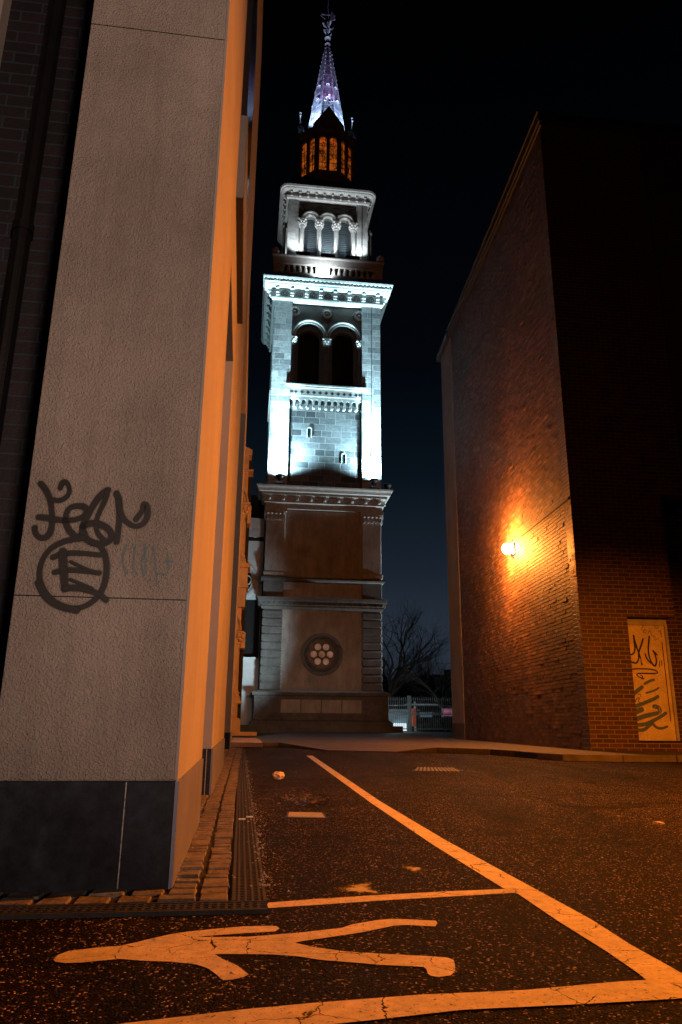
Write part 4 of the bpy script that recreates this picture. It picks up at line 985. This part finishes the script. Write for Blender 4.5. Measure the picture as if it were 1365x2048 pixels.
b.prism_y([(.15, 52.3), (.55, 52.5), (.42, 53.0), (.28, 53.3), (.2, 52.9)], CYT-.03, CYT+.03); b.prism_y([(-.15, 52.4), (-.6, 52.75), (-.3, 52.5)], CYT-.03, CYT+.03)
b.build('weather_vane', 'gold_leaf', sp)

# floodlight fixtures standing on the ledges
def flood_bowl(u, z, y, label, rz=0):
    o = thing('floodlight', label, 'floodlight', TO+ta*u+tb*y+Vector((0, 0, z)), TY, 'floodlights on the tower ledges')
    b = B(); b.box(-.28, .28, -.09, .09, 0, .05); b.box(-.03, .03, -.03, .03, .05, .2); b.build('stand', 'black_metal', o)
    b = B(); b.lathe([(.10, .16), (.13, .26), (.17, .36), (.24, .46), (.27, .54), (.24, .58)], 0, 0, 12, cap=False); b.build('housing', 'black_metal', o)
    b = B(); b.lathe([(.001, .50), (.22, .505)], 0, 0, 12, cap=False); b.build('lens', 'flood_lens', o)
    return o
flood_bowl(-2.60, 13.47, -.50, 'black bowl floodlight at the foot of the left white pilaster')
flood_bowl(2.78, 13.47, -.50, 'black bowl floodlight at the foot of the right white pilaster')
o = flood_bowl(3.72, 13.47, .2, 'pale bowl floodlight at the far right tip of the ledge')
def flood_bar(u0, u1, z, y, label, spikes):
    o = thing('floodlight', label, 'floodlight', TO+ta*((u0+u1)/2)+tb*y+Vector((0, 0, z)), TY, 'floodlights on the tower ledges'); h = (u1-u0)/2
    b = B(); b.box(-h, h, -.10, .10, .04, .16); b.box(-h*.7, -h*.6, -.1, .1, 0, .04); b.box(h*.6, h*.7, -.1, .1, 0, .04); b.build('housing', 'black_metal', o)
    b = B(); b.box(-h+.04, h-.04, -.03, .085, .16, .165); b.build('lens', 'flood_lens', o)
    b = B()
    for i in range(spikes): x = -h+2*h*(i+.5)/spikes; b.tube([(x, .06, .15), (x+.03*(-1)**i, .04, .42)], .012, 4)
    if spikes: b.build('bird_spikes', 'aluminium', o)
flood_bar(-2.05, -1.15, 29.22, uo-.36, 'dark bar floodlight below the left upper column', 8)
flood_bar(-.45, .45, 29.22, uo-.36, 'dark bar floodlight between the middle upper columns', 8)
flood_bar(1.15, 2.05, 29.22, uo-.36, 'dark bar floodlight below the right upper column', 8)
flood_bar(-.86, .14, 26.96, -.42, 'dark bar floodlight before the central balustrade pedestal', 0)

# ------------------------------------------------------------------ church west wall (left of the tower)
CH = thing('church', 'pale rendered church front with rose window joined to the tower', 'church', TO, TY)
b = B()
b.box(-12, -3.35, 1.2, 1.7, 7.2, 10.55); b.box(-12, -3.35, 1.15, 1.7, 0.1, 3.9); b.box(-12, -3.35, 1.6, 1.9, 3.9, 7.2)
b.box(-12, -3.35, 1.2, 1.7, 10.8, 11.9)
b.build('wall', 'white_wall', CH)
b = B(); b.box(-12, -3.4, 1.55, 1.6, 3.95, 7.2); b.box(-12, -3.36, 1.25, 1.4, 10.55, 10.8); b.box(-12, -3.3, 1.5, 3.5, 12.1, 13.4); b.build('dark_band', 'drain_void', CH)
b = B(); b.box(-12, -3.5, 1.05, 1.25, 3.86, 3.98); b.box(-12, -3.7, 1.1, 1.2, 11.3, 11.9); b.ring_y(-3.85, 11.0, .20, .26, 1.12, 1.2, seg=16); b.disc_y(-3.85, 11.0, .15, 1.12, 1.2, 16); b.box(-12, -4.2, 1.1, 1.3, 11.9, 12.15)
b.build('mouldings', 'white_wall', CH)
b = B(); b.ring_y(-4.72, 8.25, .95, 1.10, 1.08, 1.2, seg=32); b.ring_y(-4.72, 8.25, .80, .88, 1.12, 1.2, seg=32)
ch_r = b.build('rose_window', 'white_wall', CH)
b = B(); b.disc_y(-4.72, 8.25, .80, 1.185, 1.195, 32); b.build('pane', 'dark_glass', ch_r)
b = B()
for q in range(6): a = q*math.pi/3; b.ring_y(-4.72+.48*math.cos(a), 8.25+.48*math.sin(a), .24, .30, 1.13, 1.18, seg=16)
b.ring_y(-4.72, 8.25, .18, .26, 1.13, 1.18, seg=16); b.build('tracery', 'white_wall', ch_r)

# ------------------------------------------------------------------ portico
PO = thing('church_portico', 'tall two-storey stone portico of columns and arches lit orange', 'portico', Vector((-3.24, 24.97, 0)), FYAW)
def colm(b, cx, cy, z0, z1, r): b.lathe([(r*1.5, z0), (r*1.5, z0+.08), (r*1.2, z0+.14), (r*1.3, z0+.2), (r*1.05, z0+.28), (r, z0+.4), (r*.92, z1)], cx, cy, 16)
b = B(); b.box(-3.4, .0, 0, .9, .10, .62); b.box(-3.4, -.04, .02, .88, .62, .66); b.box(-3.4, -.12, .04, .86, .66, 1.12); b.box(-3.4, .02, -.03, .92, 1.12, 1.20); b.box(-3.4, -.04, 0, .9, 1.2, 1.26)
b.box(.0, .55, 0, .9, .1, .22); b.build('pedestal', 'portico_stone', PO, bevel=.012)
b = B(); b.wall_arches(-3.4, -.14, 1.26, 5.0, .35, .85, [(-1.0, .62, 3.55, 1.26), (-2.4, .62, 3.55, 1.26)], 16); b.wall_arches(-3.4, -.12, 5.9, 10.0, .35, .85, [(-1.0, .66, 8.0, 5.9), (-2.4, .66, 8.0, 5.9)], 16)
b.prism_y([(-3.4, 10.0), (-.02, 10.0), (-.02, 10.2), (-.7, 10.55), (-3.4, 10.9)], .3, .9); b.box(-3.4, .06, .22, .95, 9.35, 9.40)
b.build('arcade_wall', 'portico_stone', PO)
b = B(); b.box(-3.4, .05, .0, .9, 5.0, 5.12); b.box(-3.4, .02, .05, .9, 5.12, 5.7); b.box(-3.4, .10, -.05, .9, 5.7, 5.86); b.box(-3.4, -.05, .02, .9, 5.86, 5.95)
b.box(-3.4, -.02, .1, .9, 4.35, 5.0); b.build('entablature', 'portico_stone', PO)
for cx in (-.30, -1.70):
    b = B(); colm(b, cx, .18, 1.26, 3.05, .17); o = b.build('column', 'portico_stone', PO, smooth_sh=False)
    b = B(); capital(b, cx, .18, 3.05, 3.50, .18, .28); b.build('capital', 'portico_stone', o)
    b = B(); colm(b, cx, .18, 5.95, 7.55, .16); o = b.build('column', 'portico_stone', PO)
    b = B(); capital(b, cx, .18, 7.55, 8.05, .17, .30); b.build('capital', 'portico_stone', o)
for cx, zc, r_ in ((-1.0, 3.55, .62), (-2.4, 3.55, .62), (-1.0, 8.05, .66), (-2.4, 8.05, .66)):
    b = B(); b.ring_y(cx, zc, r_, r_+.08, .22, .36, 0, math.pi, 20); b.ring_y(cx, zc, r_+.12, r_+.2, .16, .36, 0, math.pi, 20); b.ring_y(cx, zc, r_+.24, r_+.28, .12, .36, 0, math.pi, 20)
    b.build('arch_moulding', 'portico_stone', PO)
b = B(); b.box(-.1, .04, .2, .85, 7.35, 8.05); b.build('impost', 'portico_stone', PO, bevel=.03); b = B(); b.box(-.14, .04, .2, .85, 2.95, 3.5); b.build('impost', 'portico_stone', PO, bevel=.03)
b = B(); b.box(-3.4, .0, .9, 1.0, .1, 10); b.build('inner_wall', 'interior_dark', PO)

# ------------------------------------------------------------------ right brick building
R0 = Vector((4.326, 13.14, 0)); SD = Vector((-.071, 1, 0)).normalized(); FD = Vector((1, .10, 0)).normalized()
HB = thing('brick_building', 'tall dark brick building with roof fascia, render pier and recessed steel door', 'building', R0, 0)
def quadbox(b, o, d1, l0, l1, d2, m0, m1, z0, z1):
    q = [o+d1*a+d2*c_ for a, c_ in ((l0, m0), (l1, m0), (l1, m1), (l0, m1))]; b.prism_z([(p.x, p.y) for p in q], z0, z1)
O0 = Vector((0, 0, 0)); inn = Vector((1, .071, 0)).normalized()
b = B(); quadbox(b, O0, SD, .34, 9.1, inn, 0.010, .3, .0, 13.3); b.build('side_wall', 'side_mortar', HB)
b = B(); rb = random.Random(12); zc = 0.0; row = 0
while zc < 13.2:
    l0 = 0.0 if row % 2 == 0 else -.1125
    while l0 < 9.1:
        a0 = max(l0, 0.0)+.003; a1 = min(l0+.225, 9.1)-.005; l0 += .225
        if a1-a0 < .03: continue
        e = max(0.0, rb.gauss(.004, .002)) + (.007 if rb.random() < .03 else 0); t = rb.uniform(-.0012, .0012); t2 = rb.uniform(-.0015, .0015); z0 = zc+.0065; z1 = zc+.0685
        f = [SD*a0-inn*(e+t), SD*a1-inn*(e-t)]; g = [SD*a0+inn*.02, SD*a1+inn*.02]
        vs = [(f[0].x, f[0].y, z0), (f[1].x, f[1].y, z0), (f[1].x-t2, f[1].y, z1), (f[0].x-t2, f[0].y, z1), (g[0].x, g[0].y, z0), (g[1].x, g[1].y, z0), (g[1].x, g[1].y, z1), (g[0].x, g[0].y, z1)]
        u = (rb.random()*50, rb.random()*50)
        b.add(vs, [(1, 0, 3, 2), (0, 1, 5, 4), (3, 7, 6, 2), (0, 4, 7, 3), (1, 2, 6, 5)], [[u]*4]*5)
    zc += .075; row += 1
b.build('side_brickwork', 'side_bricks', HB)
b = B(); back = Vector((-.10, 1, 0)).normalized()
d0, d1 = .88, 1.63
def fr(b, l0, l1, m0, m1, z0, z1): quadbox(b, O0, FD, l0, l1, back, m0, m1, z0, z1)
fr(b, 0, d0, 0, .32, 0, 13.3); fr(b, d0, 1.79, 0, .32, 2.43, 13.3); fr(b, 1.79, 9, .001, .32, 4.78, 13.3); fr(b, d0, d1+.16, .003, .32, 0, .24)
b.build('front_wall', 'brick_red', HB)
b = B(); fr(b, 1.70, 9, .75, .95, 0, 4.8); fr(b, 1.66, 1.79, .33, .75, 0, 2.43); fr(b, d0, 1.79, .33, .8, 2.44, 2.6); b.build('recess_wall', 'brick_red', HB)
b = B(); fr(b, 9, 9.3, 0, 10, 0, 13.3); quadbox(b, O0, FD, .3, 9, back, 9.5, 9.8, 0, 13.3); fr(b, .35, 9, .35, 9.5, 13.2, 13.28); b.build('rear_walls', 'brick_red', HB)
b = B(); quadbox(b, O0, SD, 9.1, 10.7, inn, -.012, .5, .55, 13.28); b.build('render_pier', 'grey_render', HB, bevel=.01)
b = B(); quadbox(b, O0, SD, 9.1, 10.72, inn, -.02, .5, .0, .55); b.build('pier_plinth', 'dirty_stone', HB)
b = B(); quadbox(b, O0, SD, -.12, 9.25, inn, -.07, .3, 13.30, 13.52); quadbox(b, O0, SD, 9.25, 10.95, inn, -.11, .4, 13.22, 13.46)
quadbox(b, O0, SD, -.14, 9.25, inn, -.10, .3, 13.52, 13.56); fr(b, .1, 9.3, -.14, .3, 13.31, 13.50); b.build('roof_fascia', 'lead_grey', HB)
b = B(); quadbox(b, O0, SD, -.10, 9.2, inn, -.04, .0, 13.20, 13.24); b.build('gutter', 'lead_grey', HB)
b = B(); quadbox(b, O0, SD, .02, 3.9, inn, -.045, .01, 4.62, 4.66); b.build('cable_conduit', 'lead_grey', HB); b = B(); quadbox(b, O0, SD, 4.8, 8.9, inn, -.02, .01, 10.85, 10.88); b.build('cable_conduit', 'lead_grey', HB)
b = B(); p1 = FD*2.28+back*-.04; b.tube([(p1.x, p1.y, 4.9), (p1.x, p1.y, 13.3)], .022, 8); b.build('front_conduit', 'lead_grey', HB)
b = B(); fr(b, 0, .0, 0, 0, 0, 0) if False else None
# door
b = B(); fr(b, d0-.2, d1+.05, .22, .27, .27, 2.30); door = b.build('door', 'door_steel', HB, label='steel door covered in graffiti')
b = B(); fr(b, d1+.05, d1+.10, .18, .27, .25, 2.32); fr(b, d0-.2, d1+.1, .2, .27, 2.30, 2.44); b.build('door_frame', 'stone_grey_trim', door)
b = B(); fr(b, d0, d1+.12, .02, .27, .24, .27); b.build('threshold', 'drain_void', door)
b = B(); fr(b, d1-.02, d1-.008, .214, .222, .6, 2.0); b.build('hinge_strip', 'black_metal', door)
bk3 = Vector((back.x, back.y, 0))
DP = R0+bk3*.216
def DX(x, y):
    q = onplane(x/6.023+1150, y/6.023+1180, DP, bk3)-DP; return (q.dot(FD), q.z)
def dstroke(sets, mat, lab):
    b = B()
    for i, (pts, w) in enumerate(sets): b.ribbon([DX(*p) for p in pts], w, -.0003*i)
    b.T = None
    for v in range(len(b.v)):
        p = b.v[v]; q = FD*p.x+bk3*(.216+p.y); b.v[v] = Vector((q.x, q.y, p.z))
    b.build('graffiti', mat, door, label=lab)
dstroke([([(740, 490), (745, 560), (760, 640), (745, 700), (700, 715)], .016), ([(735, 480), (760, 580), (800, 680), (830, 770), (845, 830)], .016), ([(850, 520), (830, 600), (800, 680), (805, 760), (780, 820), (720, 800)], .016),
         ([(925, 490), (920, 560), (915, 650), (930, 740), (960, 810), (1000, 855), (1020, 800), (1010, 730), (975, 660)], .016), ([(880, 700), (900, 760), (950, 810)], .013), ([(985, 670), (1025, 710)], .013),
         ([(690, 890), (800, 880), (950, 880), (1035, 905), (1030, 935), (900, 935), (800, 935), (775, 955), (830, 990), (870, 1000)], .012), ([(830, 955), (860, 975), (845, 1000)], .010), ([(1055, 785), (1055, 855)], .008), ([(1080, 775), (1080, 835)], .008),
         ([(820, 350), (860, 370), (815, 400), (855, 420)], .004), ([(870, 400), (845, 440), (880, 455), (890, 410), (865, 400)], .004), ([(905, 470), (920, 420), (945, 430), (950, 480)], .004), ([(980, 345), (1000, 400), (1040, 380), (1010, 350)], .004), ([(1030, 430), (1060, 410), (1060, 470), (1080, 450), (1070, 490)], .004), ([(960, 480), (1000, 490), (985, 540), (1040, 510)], .004),
         ([(770, 1280), (790, 1230), (830, 1230), (800, 1270), (830, 1290)], .006), ([(800, 1190), (830, 1180), (835, 1215)], .005)],
        'black_spray', 'black scrawled tag on the upper door')
dstroke([([(730, 1200), (790, 1150), (850, 1100)], 0.034), ([(760, 1340), (860, 1300), (1000, 1240), (1040, 1210)], 0.031), ([(760, 1500), (880, 1450), (1000, 1420), (1080, 1405), (1060, 1340), (1000, 1330)], 0.037), ([(780, 1560), (900, 1550), (1000, 1500), (1100, 1440), (1140, 1410)], 0.031), ([(800, 1620), (880, 1620), (940, 1570), (985, 1530)], 0.028),
         ([(985, 1540), (1040, 1590), (1100, 1595), (1160, 1570)], 0.022), ([(780, 1400), (850, 1370)], 0.046), ([(880, 1060), (950, 1020), (990, 1010)], 0.022), ([(900, 1170), (1000, 1140), (1050, 1105)], 0.016), ([(870, 1290), (950, 1250), (1050, 1220)], 0.016)],
        'silver_blue_spray', 'blue-grey block letters on the lower door')
dstroke([([(870, 1400), (880, 1340), (900, 1400)], .003), ([(940, 1390), (950, 1330), (960, 1380), (975, 1320)], .003), ([(1000, 1370), (1015, 1310), (1020, 1350)], .003), ([(1050, 1440), (1080, 1400), (1060, 1340)], .003), ([(860, 1290), (880, 1240), (920, 1260), (900, 1230)], .003)], 'pale_spray', 'thin pale scratches over the blue letters')
dstroke([([(700, 600), (720, 640), (700, 690)], .03), ([(760, 720), (900, 840), (1000, 860)], .02), ([(1060, 720), (1090, 780), (1070, 860)], .016), ([(740, 960), (860, 960)], .03)], 'yellow_spray', 'yellow paint smears behind the black tag')
dstroke([([(1100, 1080), (1140, 1150), (1160, 1260), (1150, 1310), (1190, 1310)], .0028), ([(1090, 1130), (1130, 1160), (1170, 1150)], .004), ([(1140, 1060), (1110, 1090), (1090, 1150)], .0028)], 'teal_spray', 'small teal scribble on the door edge')

# wall lamp
lp0 = R0+SD*3.62
WL = thing('wall_lamp', 'glaring orange wall lamp bracketed on the dark brick side wall', 'lamp', lp0+Vector((0, 0, 4.5)), math.atan2(-SD.x, SD.y))
b = B(); b.box(-.03, .0, -.13, .13, -.16, .16); b.build('back_plate', 'black_metal', WL)
b = B(); b.ring_y(0, 0, .13, .155, -.012, .012, seg=18); b.v = [Vector((v.y-.15, v.x, v.z)) for v in b.v]; b.build('guard_ring', 'black_metal', WL)
b = B(); b.ball((-.14, 0, 0), .13, 16, 10); b.build('glass', 'lamp_glass', WL, smooth_sh=True)

# ------------------------------------------------------------------ behind: fence, trees, shop, post box
def proj_at(px, py, Y): d = ray(px, py); return Vector((d.x/d.y*Y, Y, H+d.z/d.y*Y))
FNY = 44.0
def fence(px0, px1, label, gate=False):
    a = proj_at(px0, 1450, FNY); c_ = proj_at(px1, 1450, FNY); L = c_.x-a.x
    o = thing('iron_fence' if not gate else 'iron_gate', label, 'fence' if not gate else 'gate', Vector((a.x, FNY, .1)), 0)
    hp = 1.75; b = B()
    for z in (.15, .95, 1.45): b = B(); b.box(0, L, -.02, .02, z, z+.05); b.build('rail', 'fence_paint', o)
    k = 0; x = .06; b = B()
    while x < L:
        b.box(x-.012, x+.012, -.012, .012, .1, hp); b.lathe([(.012, hp), (.04, hp+.06), (.03, hp+.1), (.001, hp+.24)], x, 0, 4)
        if gate or True:
            b.lathe([(.012, .98), (.035, 1.05), (.001, 1.16)], x+.06, 0, 4)
        x += .125
    b.build('bars', 'fence_paint', o)
    for xx in (0, L): 
        b = B(); b.box(xx-.06, xx+.06, -.06, .06, 0, hp+.15); b.ball((xx, 0, hp+.22), .08, 8, 6); b.build('post', 'fence_paint', o)
    return o
fence(780, 826, 'spear-topped iron fence right beside the tower plinth')
fence(830, 922, 'longer iron gate screen between the first fence and the brick building', True)
BY = 50.0
def pbox(name, mat, x0, x1, y0, y1, Y, dep, parent=None):
    a = proj_at(x0, y1, Y); c_ = proj_at(x1, y0, Y); b = B(); b.box(0, c_.x-a.x, 0, dep, 0, c_.z-a.z)
    o = b.build(name, mat, parent); o.location = Vector((a.x, Y, a.z)); return o
sh = thing('bus_shelter', 'low lit shelter with thin white roof edge behind the railings', 'shelter', proj_at(770, 1462, 52), 0)
def sp_(nm, mt, x0, x1, y0, y1, Y, dep):
    o = pbox(nm, mt, x0, x1, y0, y1, Y, dep); o.parent = sh; o.location = o.location-sh.location; return o
sp_('roof', 'white_metal', 822, 893, 1404, 1407, 50.5, 2.2)
sp_('lit_panel', 'lit_window_white', 796, 822, 1444, 1466, 52.2, .1)
sp_('side_panel', 'lit_window_dim', 783, 832, 1416, 1444, 52.4, .1)
sp_('back_panel', 'lit_window_dim', 848, 872, 1421, 1431, 52.4, .1)
sp_('post', 'white_metal', 838, 839.5, 1400, 1462, 51, .1)
pr_ = pbox('post_box', 'postbox_red', 834, 840, 1414, 1450, 47.5, .4)
tag(pr_, 'orange-red upright kiosk panel glimpsed through the gate', 'kiosk')
ad_ = thing('advert_box', 'pink and white lit advertising box beside the brick building', 'sign', proj_at(895, 1435, 49), 0)
o = pbox('light_panel', 'lit_window_pink', 894, 912, 1413, 1432, 49, .15); o.parent = ad_; o.location = o.location-ad_.location
o = pbox('frame', 'white_metal', 892.5, 894, 1411, 1450, 49, .15); o.parent = ad_; o.location = o.location-ad_.location
# far building
fbd = thing('distant_building', 'dark distant block mostly hidden behind bare trees', 'building', proj_at(870, 1460, 75), 0)
o = pbox('wall', 'dark_block', 845, 905, 1345, 1462, 75, 8); o.parent = fbd; o.location = o.location-fbd.location
o = pbox('wall', 'dark_block', 797, 845, 1360, 1462, 76, 8); o.parent = fbd; o.location = o.location-fbd.location
o = pbox('lit_gable', 'stone_grey_trim', 898, 925, 1335, 1404, 74, .5); o.parent = fbd; o.location = o.location-fbd.location
def hedge(px0, px1, py0, Y, name, label):
    b = B(); r_ = random.Random(px0)
    a = proj_at(px0, 1462, Y); c_ = proj_at(px1, py0, Y)
    for i in range(2600 if Y < 50 else 9000):
        x = r_.uniform(a.x, c_.x); z = (c_.z)*r_.random()**.8*(.75+.25*math.sin(x*2.1)); p = Vector((x, Y+r_.uniform(-.7, .7), z)); k = r_.uniform(.05, .13); d = Vector((r_.gauss(0, 1), r_.gauss(0, 1), r_.gauss(0, 1))).normalized()*k; e_ = d.orthogonal().normalized()*k*.5
        b.add([p-d, p-e_, p+d, p+e_], [(0, 1, 2, 3)])
    return tag(b.build(name, 'leaf_green'), label, 'hedge')
mat_plain('leaf_green', (0.03, 0.035, 0.02), 0.7, var=.4)
hedge(850, 925, 1428, 46.5, 'hedge', 'dark low hedge directly behind the iron gate')
hedge(776, 930, 1352, 60, 'hedge', 'taller dark shrub mass under the bare trees')
def tree(px, Y, hgt, seed, lean, label, trunk=.22):
    r_ = random.Random(seed); g0 = proj_at(px, 1462, Y); g0.z = .1
    o = thing('bare_tree', label, 'tree', g0, 0, 'bare trees beyond the fence')
    bt = B(); bc = B(); cnt = [0]
    def grow(b, p, d, L, r, lev):
        n_ = 4; pts = [p]; q = p.copy(); dd = d.copy()
        for i in range(n_):
            dd = (dd+Vector((r_.gauss(0, .13), r_.gauss(0, .13), r_.gauss(0, .08)+.03))).normalized(); q = q+dd*(L/n_); pts.append(q.copy())
        b.tube(pts, r, 5 if lev < 2 else 3, r*.62)
        cnt[0] += 1
        if lev >= 7 or cnt[0] > 1500: return
        kids = 3 if lev < 4 else 2
        if lev == 0: kids = 4
        for i in range(kids):
            t = r_.uniform(.45, 1.0) if i else 1.0; idx = min(n_, int(t*n_)); base = pts[idx]
            ax = Vector((r_.gauss(0, 1), r_.gauss(0, 1), r_.gauss(0, .5))); nd = (dd+ax.normalized()*r_.uniform(.5, .95)).normalized(); nd.z = nd.z*.8+.12
            grow(bc, base, nd.normalized(), L*r_.uniform(.62, .82), r*r_.uniform(.45, .62), lev+1)
    grow(bt, Vector((0, 0, 0)), Vector((lean, 0, 1)).normalized(), hgt*.30, trunk, 0)
    bt.build('trunk', 'bark', o); bc.build('crown', 'bark', o)
tree(779, 52, 10.6, 4, .05, 'leftmost bare tree close against the tower edge', .26)
tree(812, 58, 10.8, 11, -.03, 'middle bare tree with forked trunk beyond the gate', .26)
tree(868, 60, 8.5, 77, .08, 'bushier low bare tree near the brick building', .2)
tree(842, 66, 9.5, 31, 0, 'thin bare tree furthest back among the trees', .2)
tree(826, 62, 7.5, 92, .04, 'dense low bare tree between the forked tree and the gate', .2)
tree(889, 64, 8.0, 53, -.05, 'twiggy bare tree above the lit advertising box', .2)
tree(905, 50, 8.0, 37, -.1, 'small bare tree right of the gate by the render pier', .16)

# ------------------------------------------------------------------ lights
ORG = (1.0, 0.235, 0.013); COOL = (0.50, 0.86, 1.0)
pw = lp0+Vector((-.42, -.02, 4.50))
light('wall_lamp_light', 'POINT', pw, 1600, (1.0, 0.27, 0.035), size=.07)
SL = Vector((4.8, 4.9, 3.5))
light('street_lamp_light', 'SPOT', SL, 3100, ORG, target=SL+Vector((-5, -.5, -5)), size=.10, angle=150, blend=1.0)
light('street_lamp_light', 'SPOT', SL, 2900, ORG, target=(5.0, 13.2, -.6), size=.10, angle=58, blend=1.0)
light('street_glow', 'SPOT', (3.6, -6.5, 1.3), 2500, (1.0, .64, .49), target=(-1.3, 2.4, 3.5), size=.35, angle=48, blend=.6)
light('tower_base_fill', 'SPOT', (-.3, 18, 4.2), 1500, (1.0, .66, .50), target=(-1.9, 40, 2.2), size=.2, angle=34, blend=1.0)  # added warm spot to brighten the tower base; its source is unseen
def tl(u, y, z): return TO+ta*u+tb*y+Vector((0, 0, z))
for u in (-2.60, 2.78):
    light('pilaster_flood', 'SPOT', tl(u, -.52, 14.12), 10000, COOL, target=tl(u*.97, .1, 21), size=.12, angle=150, blend=1.0)
    light('pilaster_flood', 'SPOT', tl(u, -.56, 14.14), 48000, COOL, target=tl(u, -.1, 24), size=.12, angle=30, blend=1.0)
for sx in (-1, 1):
    light('side_flood', 'SPOT', tl(sx*(HH+.9), 1.5, 14.0), 4000, COOL, target=tl(sx*(HH+.1), 1.5, 22), size=.10, angle=95, blend=.9)
for u in (-1.9, .0, 1.9):
    light('arcade_flood', 'SPOT', tl(u, uo-.62, 29.45), 420, (.85, .95, 1.0), target=tl(u, uo+.1, 33), size=.08, angle=125, blend=.8)
light('pedestal_flood', 'SPOT', tl(-.36, -.62, 27.25), 420, (.9, .97, 1.0), target=tl(-.36, .3, 29.0), size=.08, angle=140, blend=.8)
for sx in (-1, 1):
    light('side_arcade_flood', 'SPOT', tl(sx*(UH+.6), 1.8, 29.4), 330, (.85, .95, 1.0), target=tl(sx*(UH+.1), 1.8, 33), size=.08, angle=120, blend=.8)
for u in (-1.75, 1.75):
    light('spire_flood', 'SPOT', tl(u, CYT-1.75, 40.6), 2700, (.45, .62, 1.0), target=tl(0, CYT-.3, 46), size=.06, angle=70, blend=.8)
light('spire_flood', 'SPOT', tl(0, CYT-2.9, 42.3), 450, (.70, .32, 1.0), target=tl(0, CYT-.3, 46.5), size=.06, angle=60, blend=.8)
light('ground_flood', 'SPOT', tl(-1.6, -6, .8), 3000, (.66, .90, 1.0), target=tl(-7.0, 1, 6.0), size=.3, angle=70, blend=.8)
light('ground_flood', 'SPOT', tl(13, -.11, 5.0), 16000, (.8, .95, 1.0), target=tl(3.3, .1, 8), size=.15, angle=70, blend=.6)
light('fence_fill', 'POINT', proj_at(797, 1428, 42.2), 38, (.75, .93, 1.0), size=.1)  # added light that whitens the bars facing the camera; its source is unseen
light('shelter_light', 'POINT', proj_at(800, 1425, 47), 60, (.75, .93, 1.0), size=.1)
